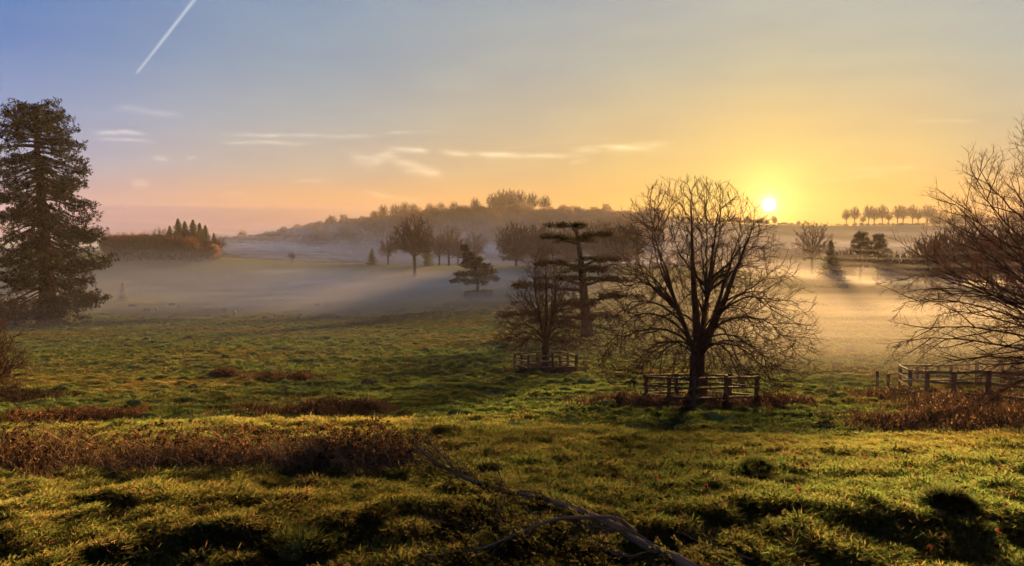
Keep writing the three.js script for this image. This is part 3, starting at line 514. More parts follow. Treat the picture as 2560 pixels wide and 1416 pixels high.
{
  const A = on(2250, 42), root = thing('pen_fence', 'long post and rail pen beside the tall bare tree at the edge', 'fence', A), R = rng(6), rel = (px, d) => on(px, d).sub(A), h = 1.25;
  const runs = [[[2250, 42], [2275, 39], [2318, 35], [2384, 31], [2470, 28], [2600, 25.5]], [[2250, 42], [2316, 42.5], [2378, 43], [2442, 43.5], [2505, 44], [2570, 44.5], [2640, 45]], [[2293, 44.5], [2345, 45.5], [2420, 47], [2500, 49]]];
  runs.forEach((run, e) => {
    const ps = run.map((q) => rel(...q));
    ps.forEach((p, i) => { if (e === 1 && i === 0) return; const m = part(root, 'post', postGeo(e === 2 ? 0.9 : h + (R() - 0.5) * 0.06, 0.13, R), M.wood); m.position.copy(p); m.rotation.y = R() * 0.3; });
    if (e < 2) for (let i = 0; i < ps.length - 1; i++) for (const f of [0.95, 0.62, 0.3]) { const a = ps[i].clone(), b = ps[i + 1].clone(), off = e ? 0.085 : -0.085; a.y += h * f + (R() - 0.5) * 0.03; b.y += h * f + (R() - 0.5) * 0.03; a.x += off * 0.8; b.x += off * 0.8; a.z += off * 0.6 + i % 2 * 0.003; b.z += off * 0.6 + i % 2 * 0.003; part(root, 'rail', bar(a, b, 0.1, 0.036), M.wood); }
  });
  const lone = [[2194, 40, 1.0, 'lone leaning fence post standing farthest from the pen corner'], [2221, 39.5, 0.95, 'lone fence post between the leaning post and the pen corner']];
  for (const [px, d, hh, label] of lone) { const t = thing('fence_post', label, 'post', on(px, d)); part(t, 'shaft', postGeo(hh, 0.11, R), M.wood); t.rotation.z = (R() - 0.5) * 0.08; }
}

// ---------------------------------------------------------------- conifers
function clump(g, R, p, dir, size, n, flat = 1) { for (let k = 0; k < n; k++) { const d = randDir(R); d.y *= flat; d.addScaledVector(dir, 0.7).normalize(); const q = p.clone().addScaledVector(randDir(R), size * 0.35); g.leaf(q, d, perp(d, R), size * (0.5 + 0.6 * R()), size * (0.1 + 0.1 * R())); } }
{ // giant redwood
  const root = thing('giant_conifer', 'giant dark conifer towering over the field on its own, with drooping boughs', 'tree', on(122, 110)), R = rng(101), tr = new Geo(), Ht = 30.6;
  const pts = [], rad = []; for (let k = 0; k <= 24; k++) { const t = k / 24, y = -0.4 + t * (Ht * 0.985), r = 1.15 * pow(1 - t * 0.93, 0.8) + 0.75 * exp(-max(y, 0) / 1.4); pts.push(V(-0.9 * t + sin(t * 5) * 0.12, y, 0)); rad.push((w) => r * (1 + 0.06 * sin(w * 7 + y * 0.3) + 0.04 * sin(w * 11))); }
  tr.tube(pts, rad, 16); part(root, 'trunk', tr.build(), M.redBark);
  const prof = [[0.8, 6.5], [3, 8.6], [7, 9.0], [9, 7.8], [12, 8.2], [14.5, 9.6], [17, 7.9], [21, 7.2], [25, 6.4], [28, 5.0], [29.6, 3.6], [30.6, 1.6]];
  const boughs = new Geo(), fol = [new Geo(), new Geo(), new Geo()];
  for (let k = 0; k < 235; k++) {
    const t = (k + R()) / 235, ys = lerp(2.4, Ht * 0.985, pow(t, 0.9)), az = k * 2.39996 + R(); let L = profileAt(prof, ys - 0.3) * (0.5 + 0.55 * R()); const out = V(cos(az), 0, sin(az));
    if (ys > 12 && ys < 17.5 && out.x > 0.55) L *= 1.2; if (ys > 17.5 && ys < 24 && out.x > 0.6) L *= 0.9;
    const rise = lerp(-0.16 - 0.34 * R(), 0.02 + 0.4 * R(), smooth(0.6, 1, t)), s = V(-0.9 * ys / Ht, ys, 0), tipY = ys + L * rise, a = V(s.x + out.x * L * 0.35, ys + L * (rise * 0.3 + 0.08), out.z * L * 0.35), b = V(s.x + out.x * L * 0.75, tipY - L * 0.1, out.z * L * 0.75), c = V(s.x + out.x * L, tipY + L * 0.1, out.z * L);
    if (c.y < 0.5) c.y = 0.5 + R() * 0.4; if (b.y < 0.7) b.y = 0.7;
    const bp = bez(s, a, b, c, 10); boughs.tube(bp, taper(0.15, 0.03, 11), 5, false);
    const g = fol[ys < 10 ? 0 : ys < 20 ? 1 : 2], nk = 6 + floor(L * 1.7);
    for (let q = 0; q < nk; q++) {
      const u = 0.3 + 0.7 * pow((q + R()) / nk, 0.6), f = min(u, 0.999) * 10, i = floor(f), p0 = V().lerpVectors(bp[i], bp[i + 1], f - i), side = V(-out.z, 0, out.x).multiplyScalar((R() - 0.5) * 2.2 * (0.4 + u)), p = p0.clone().add(side); p.y -= R() * 0.7 - 0.1;
      const d = V(out.x * 0.5 + side.x * 0.4, 0.1 + 0.3 * R(), out.z * 0.5 + side.z * 0.4).normalize(), mid = V().lerpVectors(p0, p, 0.5); mid.y += 0.1;
      boughs.tube([p0, mid, p], [0.035, 0.025, 0.015], 3, false);
      for (let w = 0; w < 3; w++) clump(g, R, p.clone().addScaledVector(randDir(R), 0.42), d, 0.33 + 0.18 * R(), 7);
    }
  }
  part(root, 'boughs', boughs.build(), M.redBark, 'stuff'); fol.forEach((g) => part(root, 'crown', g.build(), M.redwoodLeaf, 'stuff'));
  const u = thing('copper_bush', 'copper leaved bush at the foot of the giant conifer', 'bush', on(28, 104)), cg = new Geo(), st = new Geo();
  for (let k = 0; k < 60; k++) { const d = randDir(R); d.y = abs(d.y) + 0.3; d.normalize(); const p = shoot(R, V(0, -0.1, 0), d, 3 + 2.8 * R(), 5, 0.25, 0.02); st.tube(p, taper(0.05, 0.015, 6), 4, false); for (let q = 0; q < 22; q++) clump(cg, R, p[1 + floor(R() * 5)].clone().addScaledVector(randDir(R), 0.5), randDir(R), 0.3, 3); }
  part(u, 'stems', st.build(), M.twig, 'stuff'); part(u, 'leaves', cg.build(), M.copperLeaf, 'stuff');
}
// flat plates of cedar foliage on level limbs: plates [x, y, z, rx, rz, thick] in metres from the base
function cedar(root, seed, trunkPts, trunkR, plates, leafMat, size, dens = 1) {
  const R = rng(seed), g = new Geo(), curve = new THREE.CatmullRomCurve3(trunkPts), tp = curve.getPoints(24); g.tube(tp, tp.map((_, k) => { const t = k / 24; return trunkR * (1 - 0.72 * t) + trunkR * 0.5 * exp(-t * 14); }), 12); part(root, 'trunk', g.build(), M.bark);
  for (const [x, y, z, rx, rz, th] of plates) {
    const lg = new Geo(), fg = new Geo(), f = tp.reduce((b, p) => abs(p.y - (y - th * 2.2)) < abs(b.y - (y - th * 2.2)) ? p : b, tp[0]), c = V(x, y, z);
    const main = bez(f, V(lerp(f.x, x, 0.4), lerp(f.y, y, 0.2), lerp(f.z, z, 0.4)), V(lerp(f.x, x, 0.7), y - th * 0.5, lerp(f.z, z, 0.7)), c, 8); lg.tube(main, taper(trunkR * 0.34, trunkR * 0.12, 9), 6);
    const arms = 8, tilt = (R() - 0.5) * 0.5; for (let k = 0; k < arms; k++) {
      const a = k / arms * 2 * PI + R() * 1.2, reach = 0.5 + 0.7 * R(), e = V(x + cos(a) * rx * reach, y - th * (1.1 * R() * reach) + cos(a) * th * tilt, z + sin(a) * rz * reach), ap = bez(c, V(lerp(c.x, e.x, 0.4), y + th * 0.2, lerp(c.z, e.z, 0.4)), V(lerp(c.x, e.x, 0.8), y + th * 0.1, lerp(c.z, e.z, 0.8)), e, 6); lg.tube(ap, taper(trunkR * 0.1, trunkR * 0.02, 7), 4, false);
      const n = floor(34 * dens); for (let q = 0; q < n; q++) { const u = 0.1 + 0.9 * sqrt(R()), i = min(floor(u * 6), 5), p = V().lerpVectors(ap[i], ap[i + 1], u * 6 - i); p.x += (R() - 0.5) * rx * 0.34; p.z += (R() - 0.5) * rz * 0.4; p.y += (R() - 0.4) * th * (0.6 + 0.9 * R()); clump(fg, R, p, V(cos(a) * 0.5, 0.15, sin(a) * 0.5), size * (0.7 + 0.6 * R()), 7, 0.5); }
    }
    part(root, 'limb', lg.build(), M.bark); part(root, 'foliage_plate', fg.build(), leafMat, 'stuff');
  }
}
{
  const d = 90, s = d / F, base = on(1466, d), X = (px) => (px - 1466) * s, Y = (py) => (838 - py) * s, root = thing('flat_topped_cedar', 'tall old cedar with flat layered boughs behind the smaller fenced tree', 'tree', base);
  const P = (px, py, z, hw, th) => [X(px), Y(py), z, hw * s * 1.1, hw * s * 0.8, th * s * 0.5];
  cedar(root, 55, [V(X(1470), -0.4, 0), V(X(1462), Y(760), 0), V(X(1455), Y(680), 0.1), V(X(1448), Y(620), 0), V(X(1440), Y(566), 0)], 0.64,
    [P(1425, 558, 0, 45, 16), P(1378, 586, 0.3, 36, 12), P(1440, 592, -0.3, 44, 14), P(1496, 580, 0.4, 36, 12), P(1500, 640, -0.5, 60, 15), P(1375, 650, 1, 48, 13), P(1465, 665, 2, 50, 16), P(1510, 690, 1.2, 52, 15), P(1330, 706, 1, 58, 16), P(1400, 690, -1.5, 50, 14), P(1545, 735, -1, 56, 16), P(1430, 748, 2.2, 62, 16), P(1310, 778, 0.5, 62, 15), P(1500, 786, -1.5, 54, 14), P(1375, 800, -2, 60, 14)], M.cedarLeaf, 0.36, 1.0);
  const d2 = 162, s2 = d2 / F, b2 = on(1193, d2), Q = (px, py, z, hw, th) => [(px - 1193) * s2, (742 - py) * s2, z, hw * s2, hw * s2 * 0.9, th * s2], r2 = thing('young_cedar', 'young layered cedar growing in the low boarded tree pen in the mist', 'tree', b2);
  cedar(r2, 56, [V(0, -0.3, 0), V(0.1, 4, 0), V(-1, 8, 0), V(-2.3, 10.6, 0)], 0.36, [Q(1162, 622, 0, 8, 10), Q(1172, 640, 0.4, 16, 10), Q(1187, 652, -0.5, 24, 9), Q(1178, 664, 0.8, 26, 9), Q(1203, 668, -1, 28, 8), Q(1196, 684, 1, 32, 8), Q(1165, 686, 0, 30, 7), Q(1222, 680, 0, 22, 6), Q(1215, 696, -1, 26, 7), Q(1155, 702, 1, 22, 6), Q(1190, 706, -1.2, 26, 6)], M.cedarLeaf, 0.6, 0.55);
  const pen = thing('tree_pen', 'low boarded pen around the young cedar in the mist', 'fence', on(1195, 160)), R = rng(8), hw = 3.1, N = 8;
  for (let k = 0; k < N; k++) { const a = k / N * 2 * PI + 0.39, b = (k + 1) / N * 2 * PI + 0.39, o = pen.position, P0 = (w) => V(cos(w) * hw, H(o.x + cos(w) * hw, o.z + sin(w) * hw) - o.y, sin(w) * hw); const m = part(pen, 'post', postGeo(1.35, 0.14, R), M.wood); m.position.copy(P0(a)); for (let q = 0; q < 5; q++) { const A = P0(a), B = P0(b); A.y += 0.15 + q * 0.25; B.y += 0.15 + q * 0.25; part(pen, 'board', bar(A, B, 0.2, 0.03), M.wood); } }
}
function firTree(root, seed, h, r, dens, mat, size, bare = 0.04) {
  const R = rng(seed), t = new Geo(), g = new Geo(); t.tube([V(0, -0.3, 0), V(0, h * 0.5, 0), V(0, h * 0.97, 0)], [h * 0.022 + 0.04, h * 0.012 + 0.02, 0.02], 7); part(root, 'trunk', t.build(), M.bark);
  for (let k = 0; k < dens; k++) {
    const u = (k + R()) / dens, y = lerp(h * bare, h * 0.97, pow(u, 1.0)), L = r * pow(1 - y / h, 1.0) * (0.6 + 0.6 * R()) + size * 0.12, a = k * 2.39996 + R(), o = V(cos(a), 0, sin(a)), n = 3 + floor(L / size * 2.2);
    for (let q = 0; q < n; q++) { const v = (q + R()) / n, p = V(o.x * L * v, y - L * v * 0.25 + L * v * v * 0.15, o.z * L * v); p.add(V(-o.z, 0, o.x).multiplyScalar((R() - 0.5) * L * 0.4)); clump(g, R, p, V(o.x, -0.05, o.z), size * (0.6 + 0.5 * R()) * lerp(1, 0.55, y / h), 6, 0.6); }
  }
  part(root, 'crown', g.build(), mat, 'stuff'); return root;
}
const fir0 = firTree(thing('fir_tree', 'small dark fir standing alone on the ridge above the mist', 'tree', on(930, 262), 'dark conifers in the park'), 71, 5.7, 2.6, 90, M.firLeaf, 0.5, 0.02);
firTree(thing('fir_tree', 'dark fir on the sunlit misty slope, throwing a shaft of shadow', 'tree', on(2076, 190), 'dark conifers in the park'), 72, 11.6, 4.4, 200, M.firLeaf, 0.7, 0.02);
const fir1 = firTree(thing('fir_tree', 'tallest pointed conifer in the reddish copse', 'tree', on(446, 268), 'conifers of the copse'), 73, 13.2, 5.6, 230, M.firLeaf, 0.75, 0.06);
[[425, 270, 0.8, 'short conifer at the end of the copse nearest the giant conifer'], [463, 266, 0.93, 'conifer just beside the tallest one in the copse'], [484, 268, 0.98, 'conifer in the middle of the copse top'], [500, 272, 0.9, 'conifer between the copse middle and its pointed end trees'], [514, 266, 0.85, 'narrow conifer second from the open end of the copse'], [535, 262, 0.68, 'pointed conifer at the open end of the copse']].forEach(([px, d, s, label], i) => copyOf(fir1, label, on(px, d), i * 1.3, [s * (i > 3 ? 0.8 : 1.05), s, s]));
copyOf(fir0, 'dark fir among the bare trees beyond the tall parkland tree', on(1068, 272), 2.1, [0.9, 2.1, 0.9]);
{ const t = copyOf(fir0, 'faint young conifer half lost in the valley mist', on(306, 182), 1.1, [0.55, 0.75, 0.55]); t.userData.group = 'dark conifers in the park'; }
{ // tall pines with rounded tops on the far slope
  const mk = (px, seed, hh, label) => { const s = 238 / F, root = thing('pine_tree', label, 'tree', on(px, 238), 'tall pines on the misty slope'), k = hh / 13; cedar(root, seed, [V(0, -0.4, 0), V(0.2, 5 * k, 0), V(-0.1, 9 * k, 0), V(0.1, 12 * k, 0)], 0.4, Array.from({ length: 17 }, (_, i) => { const v = (i + 0.5) / 17, y = lerp(0.34, 0.97, v), w = sin(clamp((1.02 - y) / 0.62, 0, 1) * PI * 0.62) * 3.1, q = i * 2.4; return [cos(q) * w * 0.72, y * 13 * k, sin(q) * w * 0.6, 1.5, 1.4, 1.1]; }), M.cedarLeaf, 0.5, 0.34); return root; };
  mk(2150, 91, 15.2, 'round-topped pine of the tall pair, the one nearer the dark fir'); mk(2194, 92, 15.0, 'round-topped pine of the tall pair, the one nearer the pen');
}
// ---------------------------------------------------------------- bare trees of the middle distance
const round = (h, r, low = 0.25) => [[h * low, r * 0.6], [h * 0.45, r * 0.95], [h * 0.65, r], [h * 0.82, r * 0.78], [h * 0.94, r * 0.42], [h, r * 0.15]];
function midTree(px, d, h, r, seed, label, extra = {}, mats = farM) { return bareTree(thing('parkland_tree', label, 'tree', on(px, d), 'bare trees of the middle distance'), { seed, height: h, fork: h * 0.3, trunkR: h * 0.026, limbs: 30, branches: 8, twigs: 6, sprigs: 2, twigR: 0.022, climb: 0.45, joined: true, profile: round(h, r), ...extra }, mats); }
const park = midTree(1036, 215, 16.2, 6.4, 201, 'tall bare parkland tree with a long clean trunk on the grassy rise', { fork: 5.5, profile: round(16.2, 6.4, 0.42), limbs: 46, branches: 10, twigR: 0.032 });
const bushy = midTree(1290, 250, 13.5, 7, 202, 'broad bushy bare tree at the open end of the clump behind the flat-topped cedar', { fork: 1.6, limbs: 60, branches: 9, profile: round(13.5, 6.6, 0.1), arch: 0.4, twigR: 0.042 });
const plainT = midTree(1187, 300, 13.5, 5, 203, 'round bare tree showing behind the young cedar', { limbs: 34 });
[[plainT, 970, 285, 0.78, 'slim bare tree at the edge of the ridge clump nearest the small fir'], [plainT, 1122, 282, 1.02, 'tallest bare tree of the ridge clump behind the tall parkland tree'], [plainT, 1098, 275, 0.8, 'low bare tree in the middle of the ridge clump'], [plainT, 1145, 278, 0.75, 'low bare tree at the end of the ridge clump nearest the young cedar'], [plainT, 1062, 290, 0.9, 'bare tree seen through the crown of the tall parkland tree'],
  [bushy, 1350, 258, 1.0, 'broad bare tree in the middle of the clump behind the flat-topped cedar'], [bushy, 1420, 262, 0.95, 'bare tree showing beneath the top boughs of the flat-topped cedar'], [bushy, 1500, 255, 1.05, 'bare tree behind the flat-topped cedar on its sunward side'], [bushy, 1570, 262, 1.05, 'bare tree between the flat-topped cedar and the large fenced tree'],
  [plainT, 2030, 300, 1.5, 'bare tree in orange haze behind the dark fir'], [bushy, 2112, 250, 0.7, 'low bare bush between the dark fir and the tall pines'], [bushy, 2228, 245, 0.72, 'low bare bush just past the tall pines'], [bushy, 2272, 235, 0.7, 'low bare bush at the foot of the hazy thicket'],
  [bushy, 2330, 190, 0.95, 'hazy bare tree at the near end of the thicket behind the edge tree'], [bushy, 2400, 180, 1.05, 'hazy bare tree in the middle of the thicket behind the edge tree'], [bushy, 2480, 185, 1.05, 'hazy bare tree behind the lower boughs of the edge tree'], [bushy, 2560, 180, 1.1, 'hazy bare tree at the picture edge behind the edge tree'],
  [plainT, 730, 262, 0.29, 'tiny round bare tree on the crest above the mist'], [plainT, 402, 268, 0.72, 'bare tree at the end of the copse beside its conifers'], [plainT, 545, 266, 0.6, 'bare tree at the open end of the copse'],
].forEach(([src, px, d, s, label], i) => { const c = copyOf(src, label, on(px, d), i * 2.1, s); c.userData.group = 'bare trees of the middle distance'; });

// ---------------------------------------------------------------- woods that read as one mass
function blobTree(seed, h, r, n, w) {
  const R = rng(seed), g = new Geo(); g.tube([V(0, -1, 0), V(0.1, h * 0.45, 0), V(0, h * 0.75, 0)], [h * 0.03, h * 0.022, h * 0.01], 5);
  for (let k = 0; k < 9; k++) { const d = randDir(R); d.y = abs(d.y) * 0.9 + 0.25; d.normalize(); g.tube(shoot(R, V(0, h * (0.3 + 0.2 * R()), 0), d, h * 0.45, 4, 0.2, 0.06), taper(h * 0.012, h * 0.004, 5), 3, false); }
  for (let k = 0; k < n; k++) { const d = randDir(R), q = pow(R(), 0.4), lump = 0.8 + 0.35 * sin(d.x * 5 + seed) * cos(d.z * 4 + d.y * 3), p = V(d.x * r * q * lump, h * 0.6 + d.y * h * 0.4 * q * lump, d.z * r * q * lump), e = V(d.x, d.y * 0.6 + 0.5, d.z).addScaledVector(randDir(R), 0.6).normalize(); g.leaf(p, e, perp(e, R), h * (0.07 + 0.07 * R()), w * (0.6 + 0.8 * R())); }
  return g.build();
}
{
  const R = rng(301), geos = [blobTree(1, 12, 4.6, 900, 0.12), blobTree(2, 13, 4.2, 800, 0.11), blobTree(3, 10, 4.6, 900, 0.13)], lists = geos.map(() => []);
  const put = (px, d, s) => { const x = (px - 1280) / F * d, k = 0.8 + 0.4 * R(); lists[floor(R() * 3)].push({ p: V(x, H(x, -d) - 0.5, -d), turn: R() * 6.28, s: [s * (0.8 + 0.5 * R()), s * (0.65 + 0.65 * R() * R()), s], c: rgb(k, k, k) }); };
  for (let k = 0; k < 2300; k++) { const px = 560 + 1100 * R(), d = 565 + 275 * pow(R(), 0.8), edge = smooth(560, 760, px); if (d < lerp(720, 565, edge)) continue; put(px, d, (0.85 + 0.35 * R()) * lerp(0.55, 1, smooth(600, 860, px)) * (d > 760 ? 0.68 : 1)); }
  for (let k = 0; k < 90; k++) put(550 + 170 * R(), 600 + 80 * R(), 0.7 + 0.3 * R());
  for (let k = 0; k < 150; k++) put(1380 + 560 * R(), 960 + 60 * R(), 0.6 + 0.3 * R());
  for (let k = 0; k < 60; k++) put(1940 + 180 * R(), 985 + 30 * R(), 0.2 + 0.3 * R());
  for (let k = 0; k < 160; k++) put(2330 + 420 * R(), 880 + 110 * R(), 0.9 + 0.4 * R());
  for (let k = 0; k < 120; k++) put(2130 + 190 * R(), 995 + 20 * R(), 0.25 + 0.2 * R());
  geos.forEach((g, i) => scatter('woodland', g, M.woodTwig, lists[i], 'bare woodland covering the far hills', 'woodland'));
  // the reddish thicket of the copse
  const tg = blobTree(9, 7, 2.4, 700, 0.09), L = []; for (let k = 0; k < 170; k++) { const px = 268 + 275 * R(), d = 252 + 24 * R(), x = (px - 1280) / F * d, s = (px > 480 ? 0.72 : 0.95) + 0.2 * R(); L.push({ p: V(x, H(x, -d) - 0.4, -d), turn: R() * 6, s: [s, s * 1.02, s], c: rgb(0.8 + 0.4 * R(), 0.8 + 0.2 * R(), 0.8 + 0.2 * R()) }); }
  scatter('thicket', tg, M.redTwig, L, 'dense reddish brown thicket of the copse on the rise', 'thicket');
}
// trees that stand out one by one on the skylines
{
  const sk = (name, seed, h, r, px, d, label, grp, extra) => bareTree(thing(name, label, 'tree', on(px, d), grp), { seed, height: h, fork: h * 0.25, trunkR: h * 0.022, limbs: 34, branches: 8, twigs: 6, sprigs: 0, twigR: 0.06, joined: true, profile: round(h, r, 0.28), ...extra }, farM);
  const ord = ['first', 'second', 'third', 'fourth', 'fifth', 'sixth', 'seventh', 'eighth', 'ninth', 'tenth', 'eleventh', 'twelfth', 'thirteenth', 'fourteenth', 'fifteenth', 'sixteenth'];
  const wood = [[935, 14], [958, 19], [988, 19], [1012, 20], [1034, 18], [1074, 17], [1102, 17], [1135, 17], [1188, 20], [1232, 24], [1254, 28], [1276, 28], [1300, 27], [1330, 25], [1362, 22]];
  const row = [[2116, 15], [2137, 17], [2158, 10], [2172, 20], [2186, 18], [2206, 19], [2222, 14], [2244, 20], [2258, 20], [2282, 19], [2296, 16], [2318, 20], [2332, 18]];
  let a, b; wood.forEach(([px, h], i) => { const label = ord[i] + ' tree from the copse side of those standing clear along the wooded hilltop', p = on(px, 822); if (!a) { a = sk('hilltop_tree', 61, 20, 6.5, px, 822, label, 'trees standing clear on the wooded hill'); a.scale.setScalar(h / 20); } else { const s = h / 20; copyOf(a, label, p, i * 1.7, [s * (0.85 + 0.3 * ((i * 7) % 5) / 5), s, s]); } });
  row.forEach(([px, h], i) => { const label = ord[i] + ' tree from the sun in the row on the open far skyline', p = on(px, 1035); if (!b) { b = sk('skyline_tree', 62, 20, 5.2, px, 1035, label, 'row of trees on the open skyline', { fork: 7, profile: round(20, 6, 0.36) }); b.scale.setScalar(h / 13.5); } else { const s = h / 13.5; copyOf(b, label, p, i * 2.3, [s * (0.7 + 0.5 * ((i * 5) % 7) / 7), s * (0.92 + 0.12 * ((i * 3) % 4) / 4), s]); } });
}

// ---------------------------------------------------------------- sheep
{
  const mc = new MarchingCubes(40, M.wool, false, false, 60000), B = [[[0, 0.62, 0.28], [0, 0.64, -0.3], 0.27, 0.29], [[0, 0.62, -0.35], [0, 0.42, -0.62], 0.15, 0.1], [[0, 0.42, -0.62], [0, 0.24, -0.72], 0.1, 0.06], [[0.12, 0.5, 0.34], [0.13, 0.02, 0.36], 0.08, 0.035], [[-0.12, 0.5, 0.34], [-0.13, 0.02, 0.36], 0.08, 0.035], [[0.12, 0.5, -0.3], [0.12, 0.02, -0.3], 0.075, 0.035], [[-0.12, 0.5, -0.3], [-0.12, 0.02, -0.3], 0.075, 0.035], [[0, 0.62, 0.5], [0, 0.4, 0.6], 0.05, 0.04], [[0.06, 0.45, -0.58], [0.17, 0.45, -0.58], 0.03, 0.02], [[-0.06, 0.45, -0.58], [-0.17, 0.45, -0.58], 0.03, 0.02]];
  mc.isolation = 0; const n = mc.size, p = V(), A = V(), Bv = V();
  for (let z = 0; z < n; z++) for (let y = 0; y < n; y++) for (let x = 0; x < n; x++) {
    p.set(((x - n / 2) / (n / 2)), ((y - n / 2) / (n / 2)) + 0.5, ((z - n / 2) / (n / 2))); let s = 0;
    for (const [a, b, r0, r1] of B) { A.set(...a); Bv.set(...b).sub(A); const t = clamp(V().subVectors(p, A).dot(Bv) / Bv.lengthSq(), 0, 1), d = V().subVectors(p, A).addScaledVector(Bv, -t).length() - lerp(r0, r1, t); s += exp(-d * 40); }
    mc.field[x + y * n + z * n * n] = log(s) / 40;
  }
  mc.update(); const g = new THREE.BufferGeometry(), pa = mc.positionArray.slice(0, mc.count * 3), na = mc.normalArray.slice(0, mc.count * 3); for (let k = 0; k < mc.count; k++) pa[k * 3 + 1] += 0.5; g.setAttribute('position', new THREE.BufferAttribute(pa, 3)); g.setAttribute('normal', new THREE.BufferAttribute(na, 3));
  const spots = [[585, 150, 0.2, 'pale sheep grazing nearest the open field, farthest along from the giant conifer'], [562, 156, 1.2, 'sheep close behind the farthest-along pale sheep'], [447, 165, 0.5, 'sheep grazing just below the highest one'], [430, 171, 2.2, 'highest sheep of the flock, nearly lost in mist'], [390, 157, 0.3, 'pale rounded sheep beside the one nearest the giant conifer'], [367, 155, 1.9, 'dark grazing sheep in the lower row near the giant conifer'], [338, 164, 1.5, 'sheep standing side-on nearest the giant conifer'], [329, 165, 1.7, 'dim sheep touching the side-on sheep nearest the giant conifer'], [795, 166, 1.2, 'lone sheep out in the mist away from the flock']];
  let first; spots.forEach(([px, d, turn, label], i) => { if (!first) { first = thing('sheep', label, 'sheep', on(px, d), 'sheep grazing in the mist'); part(first, 'body', g, M.wool); first.rotation.y = turn; first.scale.setScalar(1.05); } else copyOf(first, label, on(px, d), turn, 1.05); });
}

// ---------------------------------------------------------------- mounds and tussocks
function mound(root, r, h, seed, mat) { const g = new THREE.SphereGeometry(1, 40, 20), p = g.attributes.position; for (let i = 0; i < p.count; i++) { const x = p.getX(i), y = p.getY(i), z = p.getZ(i), n = 0.75 + 0.5 * fbm(x * 2.5 + seed, z * 2.5 + y, 3); p.setXYZ(i, x * r * n, max(y, -0.3) * h * n, z * r * n); } g.computeVertexNormals(); part(root, 'mound', g, mat); return root; }
mound(thing('molehill', 'dark pointed earth mound out in the open field', 'molehill', on(917, 39.5)), 0.33, 0.36, 4, M.soil);
{
  const tussock = (px, d, r, h, seed, label) => {
    const root = thing('grass_tussock', label, 'tussock', on(px, d), 'grass tussocks standing proud of the turf'), R = rng(seed), g = new Geo(); mound(root, r * 0.6, h * 0.5, seed, M.tuss);
    for (let k = 0; k < 3600; k++) { const a = R() * 6.28, q = sqrt(R()), x = cos(a) * q * r, z = sin(a) * q * r, y = h * 0.85 * sqrt(max(0, 1 - q * q * 0.9)), d2 = V(cos(a) * (0.5 + q), 0.9 - 0.5 * q, sin(a) * (0.5 + q)).addScaledVector(randDir(R), 0.5).normalize(); g.leaf(V(x, y - 0.02, z), d2, perp(d2, R), (0.05 + 0.1 * R()) * (h < 0.15 ? 0.8 : 1.1), 0.0034); }
    part(root, 'blades', g.build(), M.grass, 'stuff');
  };
  tussock(1892, 10.6, 0.2, 0.19, 1, 'dark upright tussock in the sunlit grass below the fenced tree'); tussock(2368, 8.3, 0.2, 0.17, 2, 'largest dark tussock on the near slope at the shade edge'); tussock(1490, 10, 0.13, 0.1, 3, 'small dark tussock above the fallen branch'); tussock(745, 7.3, 0.42, 0.13, 4, 'wide shaggy hummock in the shaded near grass'); tussock(1985, 9.6, 0.2, 0.11, 6, 'low dark tussock between the two upright ones on the slope'); tussock(360, 13.6, 0.25, 0.14, 5, 'dark tussock on the brow behind the bank weeds'); tussock(995, 12, 0.3, 0.16, 7, 'broad dark tussock where the bank weeds end');
}

